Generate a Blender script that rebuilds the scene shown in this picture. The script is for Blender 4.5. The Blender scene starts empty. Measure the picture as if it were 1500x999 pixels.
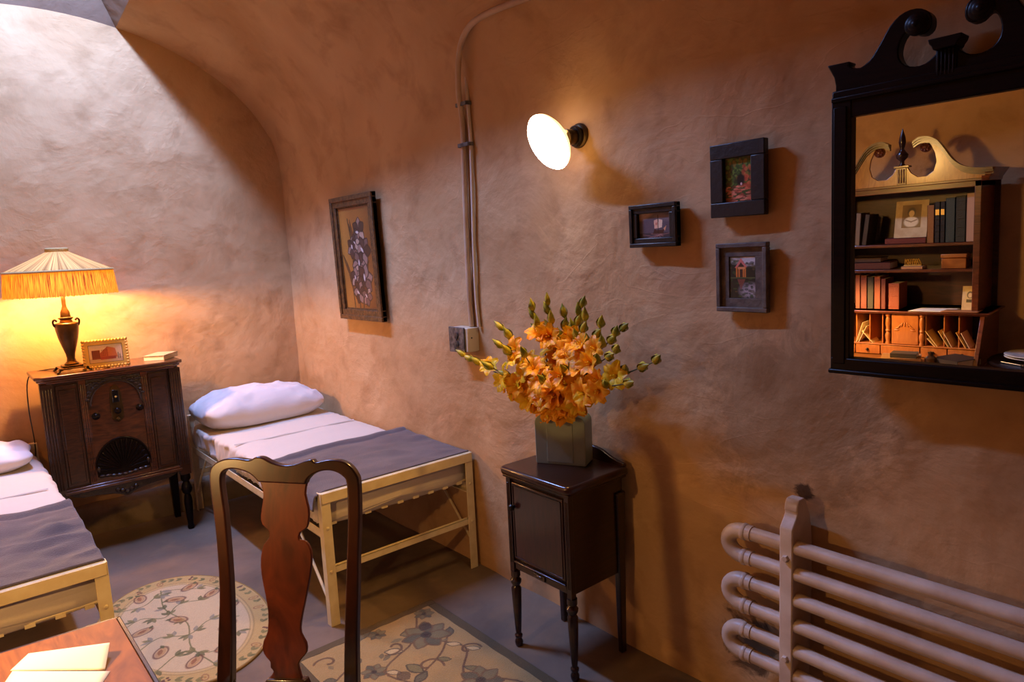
import bpy, bmesh, math, random
import numpy as np
from mathutils import Vector, Matrix, noise
random.seed(7)
C = bpy.context.scene.collection
PI = math.pi
R = math.radians
SKY_W, LAMP_W, WALL_W, DESK_W, EXPO = 152, 56, 60, 27, -0.12

# ------------------------------------------------------------------ helpers
def lin(c):
    c = c / 255.0
    return c / 12.92 if c <= 0.04045 else ((c + 0.055) / 1.055) ** 2.4
def S(r, g, b): return (lin(r), lin(g), lin(b), 1.0)

class MB:
    """collects geometry into one bmesh"""
    def __init__(s): s.bm = bmesh.new()
    def box(s, x0, x1, y0, y1, z0, z1, m=None):
        vs = [s.bm.verts.new(v) for v in ((x0,y0,z0),(x1,y0,z0),(x1,y1,z0),(x0,y1,z0),(x0,y0,z1),(x1,y0,z1),(x1,y1,z1),(x0,y1,z1))]
        if m is not None:
            for v in vs: v.co = m @ v.co
        for f in ((0,3,2,1),(4,5,6,7),(0,1,5,4),(1,2,6,5),(2,3,7,6),(3,0,4,7)): s.bm.faces.new([vs[i] for i in f])
        return s
    def hexa(s, pts):
        vs = [s.bm.verts.new(v) for v in pts]
        for f in ((0,3,2,1),(4,5,6,7),(0,1,5,4),(1,2,6,5),(2,3,7,6),(3,0,4,7)): s.bm.faces.new([vs[i] for i in f])
        return s
    def lathe(s, prof, seg=24, m=None, cap=True, sx=1, sy=1, flute=0, fn=12):
        m = m or Matrix.Identity(4); rings = []
        for r, z in prof:
            ring = []
            for i in range(seg):
                a = 2*PI*i/seg
                rr = max(r, 1e-4) * (1 + flute*math.cos(fn*a))
                ring.append(s.bm.verts.new(m @ Vector((rr*math.cos(a)*sx, rr*math.sin(a)*sy, z))))
            rings.append(ring)
        for a, b in zip(rings, rings[1:]):
            for i in range(seg):
                j = (i+1) % seg
                s.bm.faces.new((a[i], a[j], b[j], b[i]))
        if cap:
            s.bm.faces.new(rings[0][::-1]); s.bm.faces.new(rings[-1])
        return s
    def tube(s, pts, r, seg=10, closed=False, cap=True):
        pts = [Vector(p) for p in pts]; n = len(pts)
        rs = r if isinstance(r, (list, tuple)) else [r]*n
        rings = []; up = None
        for i, p in enumerate(pts):
            if closed: t = pts[(i+1) % n] - pts[i-1]
            else: t = pts[min(i+1, n-1)] - pts[max(i-1, 0)]
            t.normalize()
            if up is None:
                up = Vector((0,0,1)) if abs(t.z) < .9 else Vector((1,0,0))
            a = (up - t*up.dot(t))
            if a.length < 1e-5: a = t.orthogonal()
            a.normalize(); up = a; b = t.cross(a)
            rings.append([s.bm.verts.new(p + (a*math.cos(2*PI*k/seg) + b*math.sin(2*PI*k/seg))*rs[i]) for k in range(seg)])
        pr = list(zip(rings, rings[1:])) + ([(rings[-1], rings[0])] if closed else [])
        for A, B in pr:
            for k in range(seg):
                j = (k+1) % seg
                s.bm.faces.new((A[k], A[j], B[j], B[k]))
        if cap and not closed:
            s.bm.faces.new(rings[0][::-1]); s.bm.faces.new(rings[-1])
        return s
    def prism(s, poly, d, m):
        """poly in local (u,v), extruded along local w by d (0..d); m maps (u,v,w)"""
        a = [s.bm.verts.new(m @ Vector((u, v, 0))) for u, v in poly]
        b = [s.bm.verts.new(m @ Vector((u, v, d))) for u, v in poly]
        s.bm.faces.new(a[::-1]); s.bm.faces.new(b)
        n = len(poly)
        for i in range(n):
            j = (i+1) % n
            s.bm.faces.new((a[i], a[j], b[j], b[i]))
        return s
    def sphere(s, c, r, seg=14, sc=(1,1,1), m=None):
        mm = Matrix.Translation(c) @ (m or Matrix.Identity(4)) @ Matrix.Diagonal((r*sc[0], r*sc[1], r*sc[2], 1))
        bmesh.ops.create_uvsphere(s.bm, u_segments=seg, v_segments=max(6, seg//2+1), radius=1, matrix=mm)
        return s
    def grid(s, fn, nu, nv, closed_u=False):
        vs = [[s.bm.verts.new(fn(i/(nu-1), j/(nv-1))) for i in range(nu)] for j in range(nv)]
        for j in range(nv-1):
            for i in range(nu-1):
                s.bm.faces.new((vs[j][i], vs[j][i+1], vs[j+1][i+1], vs[j+1][i]))
        return s

def frameM(o, u, v, w):
    u, v, w = Vector(u), Vector(v), Vector(w)
    return Matrix(((u.x,v.x,w.x,o[0]),(u.y,v.y,w.y,o[1]),(u.z,v.z,w.z,o[2]),(0,0,0,1)))

def mk(name, mb, mat, parent=None, bevel=0, angle=38, solid=0, sub=0, flat=False, seg=2, weld=False):
    bm = mb.bm if isinstance(mb, MB) else mb
    if weld: bmesh.ops.remove_doubles(bm, verts=bm.verts, dist=1e-5)
    bmesh.ops.recalc_face_normals(bm, faces=bm.faces)
    me = bpy.data.meshes.new(name); bm.to_mesh(me); bm.free()
    if not flat:
        for p in me.polygons: p.use_smooth = True
        if not sub: me.set_sharp_from_angle(angle=R(angle))
    o = bpy.data.objects.new(name, me); C.objects.link(o)
    me.materials.append(mat)
    if parent is not None: o.parent = parent
    if bevel:
        b = o.modifiers.new('bevel', 'BEVEL'); b.width = bevel; b.segments = seg; b.limit_method = 'ANGLE'; b.angle_limit = R(35); b.harden_normals = False
    if solid:
        b = o.modifiers.new('solid', 'SOLIDIFY'); b.thickness = solid; b.offset = 0
    if sub:
        b = o.modifiers.new('sub', 'SUBSURF'); b.levels = sub; b.render_levels = sub
    return o

def thing(name, label, cat, loc=(0,0,0), rz=0, group=None):
    o = bpy.data.objects.new(name, None); C.objects.link(o)
    o.empty_display_size = .05
    o.location = loc; o.rotation_euler = (0, 0, rz); o['label'] = label; o['category'] = cat
    if group: o['group'] = group
    return o
def tag(o, label, cat, group=None):
    o['label'] = label; o['category'] = cat
    if group: o['group'] = group
    return o
def struct(o): o['kind'] = 'structure'; return o

def bez(pts, n=8):
    """catmull-rom through points"""
    P = [Vector(p) for p in pts]; P = [P[0]*2-P[1]] + P + [P[-1]*2-P[-2]]
    out = []
    for i in range(1, len(P)-2):
        a, b, c, d = P[i-1], P[i], P[i+1], P[i+2]
        for k in range(n):
            t = k/n
            out.append(.5*((2*b) + (c-a)*t + (2*a-5*b+4*c-d)*t*t + (3*b-a-3*c+d)*t**3))
    out.append(P[-2].copy())
    return out
def cr2(pts, n=4): return [(v.x, v.y) for v in bez([(a, b, 0) for a, b in pts], n)]

# ------------------------------------------------------------------ materials
def newmat(name):
    m = bpy.data.materials.new(name); m.use_nodes = True
    nt = m.node_tree; b = nt.nodes['Principled BSDF']
    return m, nt, b
def setb(b, **k):
    for n, v in k.items():
        b.inputs[n.replace('_', ' ')].default_value = v
def simple(name, col, rough=.5, metal=0, bump=0, bscale=60, col2=None, cscale=8, coat=0, spec=.5, trans=0, sheen=0):
    m, nt, b = newmat(name); N, L = nt.nodes, nt.links
    b.inputs['Base Color'].default_value = col; b.inputs['Roughness'].default_value = rough; b.inputs['Metallic'].default_value = metal
    b.inputs['Specular IOR Level'].default_value = spec
    if coat: b.inputs['Coat Weight'].default_value = coat; b.inputs['Coat Roughness'].default_value = .12
    if sheen: b.inputs['Sheen Weight'].default_value = sheen
    tc = N.new('ShaderNodeTexCoord')
    if col2:
        nz = N.new('ShaderNodeTexNoise'); nz.inputs['Scale'].default_value = cscale; nz.inputs['Detail'].default_value = 6
        L.new(tc.outputs['Object'], nz.inputs['Vector'])
        r = N.new('ShaderNodeValToRGB'); r.color_ramp.elements[0].color = col; r.color_ramp.elements[1].color = col2
        r.color_ramp.elements[0].position = .38; r.color_ramp.elements[1].position = .62
        L.new(nz.outputs['Fac'], r.inputs['Fac']); L.new(r.outputs['Color'], b.inputs['Base Color'])
    if bump:
        n2 = N.new('ShaderNodeTexNoise'); n2.inputs['Scale'].default_value = bscale; n2.inputs['Detail'].default_value = 5
        L.new(tc.outputs['Object'], n2.inputs['Vector'])
        bp = N.new('ShaderNodeBump'); bp.inputs['Strength'].default_value = bump; bp.inputs['Distance'].default_value = .004
        L.new(n2.outputs['Fac'], bp.inputs['Height']); L.new(bp.outputs['Normal'], b.inputs['Normal'])
    return m
def wood(name, dark, light, scale=(1.5, 1.5, 14), rough=.28, coat=.5, rot=(0,0,0), dist=3):
    m, nt, b = newmat(name); N, L = nt.nodes, nt.links
    tc = N.new('ShaderNodeTexCoord'); mp = N.new('ShaderNodeMapping')
    mp.inputs['Scale'].default_value = scale; mp.inputs['Rotation'].default_value = rot
    L.new(tc.outputs['Object'], mp.inputs['Vector'])
    n1 = N.new('ShaderNodeTexNoise'); n1.inputs['Scale'].default_value = 3; n1.inputs['Detail'].default_value = 8; n1.inputs['Distortion'].default_value = dist
    L.new(mp.outputs['Vector'], n1.inputs['Vector'])
    r = N.new('ShaderNodeValToRGB'); r.color_ramp.elements[0].color = dark; r.color_ramp.elements[1].color = light
    r.color_ramp.elements[0].position = .3; r.color_ramp.elements[1].position = .7
    L.new(n1.outputs['Fac'], r.inputs['Fac']); L.new(r.outputs['Color'], b.inputs['Base Color'])
    b.inputs['Roughness'].default_value = rough; b.inputs['Coat Weight'].default_value = coat; b.inputs['Coat Roughness'].default_value = .15
    bp = N.new('ShaderNodeBump'); bp.inputs['Strength'].default_value = .08; bp.inputs['Distance'].default_value = .002
    L.new(n1.outputs['Fac'], bp.inputs['Height']); L.new(bp.outputs['Normal'], b.inputs['Normal'])
    return m
def plaster(name, ca, cb, cc, spots=(), bump=1.0, spotcol=S(60, 40, 26)):
    m, nt, b = newmat(name); N, L = nt.nodes, nt.links
    tc = N.new('ShaderNodeTexCoord')
    def nz(sc, det=6, dist=0, rough=.55):
        n = N.new('ShaderNodeTexNoise'); n.inputs['Scale'].default_value = sc; n.inputs['Detail'].default_value = det
        n.inputs['Distortion'].default_value = dist; n.inputs['Roughness'].default_value = rough
        L.new(tc.outputs['Object'], n.inputs['Vector']); return n
    n1 = nz(1.1, 7, .6); n2 = nz(6, 8, .4); n3 = nz(70, 4)
    r1 = N.new('ShaderNodeValToRGB'); e = r1.color_ramp.elements
    e[0].color = ca; e[0].position = .36; e[1].color = cb; e[1].position = .64
    L.new(n1.outputs['Fac'], r1.inputs['Fac'])
    r2 = N.new('ShaderNodeValToRGB'); e = r2.color_ramp.elements
    e[0].color = (0,0,0,1); e[0].position = .50; e[1].color = (1,1,1,1); e[1].position = .74
    L.new(n2.outputs['Fac'], r2.inputs['Fac'])
    mm = N.new('ShaderNodeMath'); mm.operation = 'MULTIPLY'; mm.inputs[1].default_value = .55
    L.new(r2.outputs['Color'], mm.inputs[0])
    mx = N.new('ShaderNodeMix'); mx.data_type = 'RGBA'; mx.inputs['B'].default_value = cc
    L.new(r1.outputs['Color'], mx.inputs['A']); L.new(mm.outputs[0], mx.inputs['Factor'])
    col = mx.outputs['Result']
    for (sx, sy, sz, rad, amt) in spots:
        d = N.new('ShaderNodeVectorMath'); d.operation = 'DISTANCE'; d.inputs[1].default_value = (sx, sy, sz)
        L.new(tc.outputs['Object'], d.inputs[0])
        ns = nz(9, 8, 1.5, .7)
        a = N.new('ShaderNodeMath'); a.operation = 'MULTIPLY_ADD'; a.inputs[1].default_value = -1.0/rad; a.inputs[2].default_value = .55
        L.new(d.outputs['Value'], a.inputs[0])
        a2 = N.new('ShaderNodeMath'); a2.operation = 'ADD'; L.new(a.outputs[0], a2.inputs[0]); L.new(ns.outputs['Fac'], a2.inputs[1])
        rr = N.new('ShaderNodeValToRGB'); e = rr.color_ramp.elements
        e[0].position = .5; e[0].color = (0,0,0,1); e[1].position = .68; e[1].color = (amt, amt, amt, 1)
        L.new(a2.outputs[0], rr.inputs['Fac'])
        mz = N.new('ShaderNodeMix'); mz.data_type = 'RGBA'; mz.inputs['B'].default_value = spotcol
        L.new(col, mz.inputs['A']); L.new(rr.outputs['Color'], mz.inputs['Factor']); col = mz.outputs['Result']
    L.new(col, b.inputs['Base Color'])
    b.inputs['Roughness'].default_value = .72; b.inputs['Specular IOR Level'].default_value = .12
    # bump: trowel lumps, scratches, grain
    w = nz(2.6, 7, .35, .5)
    vo = N.new('ShaderNodeTexNoise'); vo.inputs['Scale'].default_value = 9; vo.inputs['Detail'].default_value = 6; vo.inputs['Distortion'].default_value = .5
    mp = N.new('ShaderNodeMapping'); mp.inputs['Scale'].default_value = (1, .6, 1); L.new(tc.outputs['Object'], mp.inputs['Vector']); L.new(mp.outputs['Vector'], vo.inputs['Vector'])
    b1 = N.new('ShaderNodeBump'); b1.inputs['Strength'].default_value = .75*bump; b1.inputs['Distance'].default_value = .04
    L.new(w.outputs['Fac'], b1.inputs['Height'])
    b2 = N.new('ShaderNodeBump'); b2.inputs['Strength'].default_value = .62*bump; b2.inputs['Distance'].default_value = .016
    msk = nz(1.7, 4, .2); mr = N.new('ShaderNodeMapRange'); mr.inputs['From Min'].default_value = .42; mr.inputs['From Max'].default_value = .62
    L.new(msk.outputs['Fac'], mr.inputs['Value'])
    # sparse trowel ridges: thin lines where a stretched noise crosses its middle value
    mq = N.new('ShaderNodeMapping'); mq.inputs['Scale'].default_value = (2.2, 1.5, 3.4); mq.inputs['Rotation'].default_value = (.5, 0, .2); L.new(tc.outputs['Object'], mq.inputs['Vector'])
    rn = N.new('ShaderNodeTexNoise'); rn.inputs['Scale'].default_value = 1.3; rn.inputs['Detail'].default_value = 3; rn.inputs['Distortion'].default_value = .6; L.new(mq.outputs['Vector'], rn.inputs['Vector'])
    s1 = N.new('ShaderNodeMath'); s1.operation = 'SUBTRACT'; s1.inputs[1].default_value = .5; L.new(rn.outputs['Fac'], s1.inputs[0])
    s2 = N.new('ShaderNodeMath'); s2.operation = 'ABSOLUTE'; L.new(s1.outputs[0], s2.inputs[0])
    s3 = N.new('ShaderNodeMapRange'); s3.inputs['From Min'].default_value = 0; s3.inputs['From Max'].default_value = .012; s3.inputs['To Min'].default_value = 1; s3.inputs['To Max'].default_value = 0
    L.new(s2.outputs[0], s3.inputs['Value'])
    h1 = N.new('ShaderNodeMath'); h1.operation = 'MULTIPLY'; L.new(s3.outputs['Result'], h1.inputs[0]); h1.inputs[1].default_value = .05
    h2 = N.new('ShaderNodeMath'); h2.operation = 'ADD'; L.new(vo.outputs['Fac'], h2.inputs[0]); L.new(h1.outputs[0], h2.inputs[1])
    h3 = N.new('ShaderNodeMath'); h3.operation = 'MULTIPLY'; L.new(h2.outputs[0], h3.inputs[0]); L.new(mr.outputs['Result'], h3.inputs[1])
    L.new(h3.outputs[0], b2.inputs['Height']); L.new(b1.outputs['Normal'], b2.inputs['Normal'])
    b3 = N.new('ShaderNodeBump'); b3.inputs['Strength'].default_value = .22*bump; b3.inputs['Distance'].default_value = .002
    L.new(n3.outputs['Fac'], b3.inputs['Height']); L.new(b2.outputs['Normal'], b3.inputs['Normal'])
    L.new(b3.outputs['Normal'], b.inputs['Normal'])
    return m
def attr_mat(name, rough=.6, coat=0, bump=0, bscale=300, sheen=0):
    m, nt, b = newmat(name); N, L = nt.nodes, nt.links
    a = N.new('ShaderNodeAttribute'); a.attribute_name = 'Col'
    L.new(a.outputs['Color'], b.inputs['Base Color']); b.inputs['Roughness'].default_value = rough; b.inputs['Coat Weight'].default_value = coat
    b.inputs['Sheen Weight'].default_value = sheen
    if bump:
        tc = N.new('ShaderNodeTexCoord'); n2 = N.new('ShaderNodeTexNoise'); n2.inputs['Scale'].default_value = bscale
        L.new(tc.outputs['Object'], n2.inputs['Vector'])
        bp = N.new('ShaderNodeBump'); bp.inputs['Strength'].default_value = bump; bp.inputs['Distance'].default_value = .003
        L.new(n2.outputs['Fac'], bp.inputs['Height']); L.new(bp.outputs['Normal'], b.inputs['Normal'])
    return m
def emis(name, col, st, base=(.8,.8,.8,1)):
    m, nt, b = newmat(name)
    b.inputs['Base Color'].default_value = base; b.inputs['Emission Color'].default_value = col; b.inputs['Emission Strength'].default_value = st
    return m

PA, PB, PC = S(204,164,118), S(184,142,97), S(152,110,70)
M = {}
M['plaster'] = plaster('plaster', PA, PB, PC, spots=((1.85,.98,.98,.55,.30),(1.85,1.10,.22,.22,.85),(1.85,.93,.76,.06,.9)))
M['shaft'] = plaster('shaft_plaster_dimmed', S(150,122,98), S(128,102,80), S(104,80,60), bump=.75)  # wall plaster coloured darker, so the shaft looks shaded and bounces less daylight
M['ledge'] = plaster('ledge_plaster', S(150,130,108), S(120,100,80), S(90,72,55), bump=1.4)
M['floor'] = plaster('concrete', S(130,110,92), S(100,84,70), S(142,114,86), bump=.35)
M['floor'].node_tree.nodes['Principled BSDF'].inputs['Roughness'].default_value = .45
M['mahog'] = wood('dark_mahogany', S(24,9,7), S(48,18,12), coat=.35)
M['mahogx'] = wood('dark_mahogany_cross', S(30,11,7), S(58,22,13), scale=(1.5,12,1.5))
M['black_wood'] = wood('blackened_wood', S(12,6,5), S(24,11,8), rough=.36, coat=.05)
M['walnut'] = wood('walnut_veneer', S(50,24,10), S(98,52,22), scale=(2,2,9))
M['walnut_r'] = wood('walnut_diagonal', S(32,15,7), S(76,40,17), scale=(3,3,16), rot=(0,.8,0))
M['walnut_d'] = wood('walnut_dark', S(34,16,8), S(64,32,15))
M['carved'] = simple('carved_wood', S(34,16,10), .35, bump=1, bscale=90, coat=.3)
M['chairwood'] = wood('chair_mahogany', S(54,18,8), S(104,42,18), scale=(3,3,1.2), rough=.38, coat=.15)
M['chairframe'] = wood('chair_frame_mahogany', S(26,11,7), S(60,25,13), scale=(3,3,1.2), rough=.3, coat=.3)
M['deskwood'] = wood('desk_flap_wood', S(106,60,14), S(138,82,24), scale=(8,1.2,1), rough=.5, coat=.0)
M['secwood'] = wood('secretary_mahogany', S(74,34,17), S(120,60,30), scale=(1.5,1.5,7), rough=.3, coat=.4)
M['secdark'] = wood('secretary_inner_back', S(50,20,12), S(80,34,20), scale=(1.5,1.5,5), rough=.4, coat=.1)
M['honey'] = wood('honey_wood', S(160,92,42), S(190,118,58), scale=(1.5,6,1.5), rough=.35, coat=.3)
M['cream_metal'] = simple('cream_painted_steel', S(232,214,172), .38, bump=.12, bscale=40, col2=S(218,196,150), cscale=14)
M['rad'] = simple('cream_radiator_paint', S(206,184,164), .42, bump=.25, bscale=50, col2=S(186,160,138), cscale=9)
M['pipe'] = simple('painted_conduit', S(196,166,136), .5, bump=.3, bscale=60, col2=S(180,144,112), cscale=6)
M['pipe2'] = simple('painted_cable', S(205,185,165), .5, bump=.3, bscale=60)
M['zinc'] = simple('weathered_zinc', S(112,108,106), .55, .6, bump=1, bscale=70, col2=S(70,66,64), cscale=40)
M['beige'] = simple('beige_plastic', S(205,185,155), .4)
M['sheet'] = simple('white_cotton', S(208,192,174), .85, bump=.6, bscale=16, sheen=.2)
M['pillow'] = simple('pillow_cotton', S(212,202,196), .85, bump=.8, bscale=14, sheen=.2)
M['blanket'] = simple('grey_wool', S(92,80,80), .95, bump=.8, bscale=220, col2=S(78,68,70), cscale=5, sheen=.3)
M['gold'] = simple('gilt', S(228,186,92), .38, .35, bump=.3, bscale=80)
M['bronze'] = simple('dark_bronze', S(62,48,26), .35, .75, bump=.2, bscale=40, col2=S(88,66,34), cscale=14)
M['bronze_d'] = simple('blackened_bronze', S(30,22,16), .35, .6)
M['vase'] = simple('sage_glaze', S(148,160,138), .42, bump=.06, bscale=30, col2=S(138,150,128), cscale=6)
M['paper'] = simple('cream_paper', S(238,226,200), .8)
M['paper_old'] = simple('aged_paper', S(214,190,140), .8, col2=S(196,168,116), cscale=20)
M['black'] = simple('black_metal', S(18,16,15), .35)
M['frame_black'] = simple('black_frame', S(17,15,15), .4, bump=.4, bscale=60)
M['frame_grey'] = simple('grey_frame', S(112,98,82), .6, bump=.5, bscale=90, col2=S(88,74,64), cscale=25)
M['frame_brown'] = simple('antique_frame', S(74,46,20), .5, bump=1, bscale=110, col2=S(108,70,30), cscale=40)
M['olive'] = simple('rug_binding', S(94,76,46), .9, bump=.8, bscale=300)
M['picture'] = attr_mat('picture', .35, coat=.15)
M['rug'] = attr_mat('rug_pile', .95, bump=1, bscale=260, sheen=.3)
M['stripe'] = attr_mat('striped_fabric', .8, bump=.6, bscale=300)
M['stem'] = simple('green_stem', S(62,70,26), .5, col2=S(44,50,20), cscale=20)
M['bud'] = simple('green_bud', S(120,128,36), .45, col2=S(196,176,40), cscale=34)
M['porcelain'] = simple('white_porcelain', S(225,220,212), .2, coat=.5)
M['mirror'] = simple('silvered_glass', S(238,236,232), 0.0, 1.0)
def petal_mat(name, c1, c2):
    m, nt, b = newmat(name); N, L = nt.nodes, nt.links
    b.inputs['Roughness'].default_value = .5
    tc = N.new('ShaderNodeTexCoord'); nz = N.new('ShaderNodeTexNoise'); nz.inputs['Scale'].default_value = 26; L.new(tc.outputs['Object'], nz.inputs['Vector'])
    r = N.new('ShaderNodeValToRGB'); r.color_ramp.elements[0].color = c1; r.color_ramp.elements[1].color = c2
    r.color_ramp.elements[0].position = .35; r.color_ramp.elements[1].position = .65
    L.new(nz.outputs['Fac'], r.inputs['Fac']); L.new(r.outputs['Color'], b.inputs['Base Color'])
    t = N.new('ShaderNodeBsdfTranslucent'); L.new(r.outputs['Color'], t.inputs['Color'])
    mx = N.new('ShaderNodeMixShader'); mx.inputs['Fac'].default_value = .35
    L.new(b.outputs['BSDF'], mx.inputs[1]); L.new(t.outputs['BSDF'], mx.inputs[2]); L.new(mx.outputs[0], N['Material Output'].inputs['Surface'])
    return m
M['petal'] = petal_mat('orange_petal', S(246,158,8), S(255,196,30))
M['petal_y'] = petal_mat('yellow_petal', S(250,196,20), S(255,226,50))
def cloth_shade(name, c1, c2, sc, fac, transp=0):
    m, nt, b = newmat(name); N, L = nt.nodes, nt.links
    a = N.new('ShaderNodeTexCoord'); mp = N.new('ShaderNodeMapping'); L.new(a.outputs['UV'], mp.inputs['Vector'])
    w = N.new('ShaderNodeTexNoise'); w.inputs['Scale'].default_value = 1; w.inputs['Detail'].default_value = 3; mp.inputs['Scale'].default_value = sc
    L.new(mp.outputs['Vector'], w.inputs['Vector'])
    r = N.new('ShaderNodeValToRGB'); r.color_ramp.elements[0].color = c1; r.color_ramp.elements[1].color = c2
    r.color_ramp.elements[0].position = .35; r.color_ramp.elements[1].position = .6
    L.new(w.outputs['Fac'], r.inputs['Fac']); L.new(r.outputs['Color'], b.inputs['Base Color']); b.inputs['Roughness'].default_value = .8
    t = N.new('ShaderNodeBsdfTranslucent'); L.new(r.outputs['Color'], t.inputs['Color'])
    mx = N.new('ShaderNodeMixShader'); mx.inputs['Fac'].default_value = fac
    L.new(b.outputs['BSDF'], mx.inputs[1]); L.new(t.outputs['BSDF'], mx.inputs[2])
    L.new(mx.outputs[0], N['Material Output'].inputs['Surface'])
    return m
M['shade'] = cloth_shade('pleated_shade', S(140,100,44), S(216,176,100), (200,.6,1), .032)
M['fringe'] = cloth_shade('gold_fringe', S(104,46,6), S(250,176,60), (420,1.2,1), .085)
M['braid'] = simple('shade_braid', S(200,170,110), .7, bump=1, bscale=200)

# ------------------------------------------------------------------ painted grids (pictures, rugs)
class Canvas:
    def __init__(s, w, h, nx, ny, base):
        s.w, s.h, s.nx, s.ny = w, h, nx, ny
        s.X, s.Y = np.meshgrid(np.linspace(0, w, nx), np.linspace(0, h, ny))
        s.c = np.zeros((ny, nx, 3)); s.c[:] = base[:3]
        s.a = np.ones((ny, nx), bool)
    def put(s, m, col, a=1.0):
        m = np.clip(m, 0, 1)[..., None]*a
        s.c = s.c*(1-m) + np.array(col[:3])*m
    def ell(s, cx, cy, rx, ry, col, rot=0, ring=0, a=1.0, soft=.25):
        c, sn = math.cos(rot), math.sin(rot); dx, dy = s.X-cx, s.Y-cy
        u = (dx*c+dy*sn)/rx; v = (-dx*sn+dy*c)/ry; d = np.sqrt(u*u+v*v)
        if ring: s.put(1-np.abs(d-1)/ring, col, a)
        else: s.put((1-d)/soft + .5, col, a)
    def line(s, pts, wd, col, a=1.0):
        for (x0, y0), (x1, y1) in zip(pts, pts[1:]):
            dx, dy = x1-x0, y1-y0; l = dx*dx+dy*dy+1e-12
            t = np.clip(((s.X-x0)*dx+(s.Y-y0)*dy)/l, 0, 1)
            d = np.hypot(s.X-x0-t*dx, s.Y-y0-t*dy)
            s.put(1.5-d/wd, col, a)
    def rect(s, x0, x1, y0, y1, col, a=1.0):
        s.put(((s.X >= x0) & (s.X <= x1) & (s.Y >= y0) & (s.Y <= y1)).astype(float), col, a)
    def poly(s, pts, col, a=1.0):
        ins = np.zeros(s.X.shape, bool); n = len(pts)
        for i in range(n):
            (x0, y0), (x1, y1) = pts[i], pts[(i+1) % n]
            if y0 == y1: continue
            c = ((y0 > s.Y) != (y1 > s.Y)) & (s.X < (x1-x0)*(s.Y-y0)/(y1-y0)+x0)
            ins ^= c
        s.put(ins.astype(float), col, a)
    def leaf(s, x, y, l, w, ang, col, a=1.0, outline=None):
        c, sn = math.cos(ang), math.sin(ang); dx, dy = s.X-x, s.Y-y
        u = (dx*c+dy*sn)/l; v = (-dx*sn+dy*c)/w
        env = np.sin(np.clip(u, 0, 1)*PI)
        s.put(((u > 0) & (u < 1) & (np.abs(v) < env)).astype(float), col, a)
        if outline is not None:
            s.put(((u > 0) & (u < 1) & (np.abs(np.abs(v)-env) < .18)).astype(float), outline, .8)
    def speck(s, amt, seed=1):
        rg = np.random.RandomState(seed); s.c *= (1 + (rg.rand(s.ny, s.nx, 1)-.5)*2*amt)
    def build(s, name, fn, mat, parent=None, mask=None):
        """fn(X,Y)->(x,y,z) arrays"""
        x, y, z = fn(s.X, s.Y); co = np.stack([x, y, z], -1).reshape(-1, 3)
        idx = np.arange(s.nx*s.ny).reshape(s.ny, s.nx)
        F = np.stack([idx[:-1, :-1], idx[:-1, 1:], idx[1:, 1:], idx[1:, :-1]], -1).reshape(-1, 4)
        if mask is not None:
            mk_ = mask.reshape(-1); F = F[mk_[F].all(1)]
            used = np.unique(F); re = -np.ones(len(co), int); re[used] = np.arange(len(used)); F = re[F]; co = co[used]
            col = s.c.reshape(-1, 3)[used]
        else: col = s.c.reshape(-1, 3)
        me = bpy.data.meshes.new(name); me.from_pydata(co.tolist(), [], F.tolist())
        at = me.color_attributes.new('Col', 'FLOAT_COLOR', 'POINT')
        at.data.foreach_set('color', np.c_[np.clip(col, 0, 1), np.ones(len(col))].astype(np.float32).ravel())
        for p in me.polygons: p.use_smooth = True
        o = bpy.data.objects.new(name, me); C.objects.link(o); me.materials.append(mat)
        if parent is not None: o.parent = parent
        return o

# ------------------------------------------------------------------ the room
XR, XL, YF, YN = 1.85, -.69, 4.52, -1.3
CX, AX, ZS, BZ = .58, 1.27, 2.05, .845
def rise(y): return BZ + .12*min(max(YF-y, 0), 1.5)
def disp(p, amp=1.0):
    v = Vector(p)
    return amp*(.016*noise.noise(v*1.3+Vector((3,1,7))) + .008*noise.noise(v*3.7) + .003*noise.noise(v*9))
YE = YF+.05
ys = [YN + (YE-YN)*i/150 for i in range(151)]
# openings of the roof light through the vault
OX0, OX1, OY0 = .194, .966, 1.75
def wallmesh(fn, nu, nv): return MB().grid(fn, nu, nv)
w = mk('wall_right', wallmesh(lambda u, v: (XR - disp((XR, YN+(YE-YN)*u, ZS*v)), YN+(YE-YN)*u, ZS*v), 151, 60), M['plaster']); struct(w)
w = mk('wall_left', wallmesh(lambda u, v: (XL + disp((XL, YN+(YE-YN)*u, ZS*v)), YN+(YE-YN)*u, ZS*v), 151, 60), M['plaster']); struct(w)
def arch_z(x, y):
    q = 1-((x-CX)/AX)**2
    return ZS + rise(y)*math.sqrt(max(q, 0))
def endwall(yy, sgn):
    def f(u, v):
        a = PI*(1-u); x = CX + (AX+.03)*math.cos(a); zt = ZS + (rise(yy)+.012)*math.sin(a)
        z = zt*v
        d = disp((x, yy, z), .8) * min(1, 12*(1-v), 1)
        return (x, yy - sgn*d, z)
    return f
w = mk('wall_far', wallmesh(endwall(YF, 1), 90, 90), M['plaster']); struct(w)
w = mk('wall_near', wallmesh(endwall(YN, -1), 60, 60), M['plaster']); struct(w)
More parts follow.
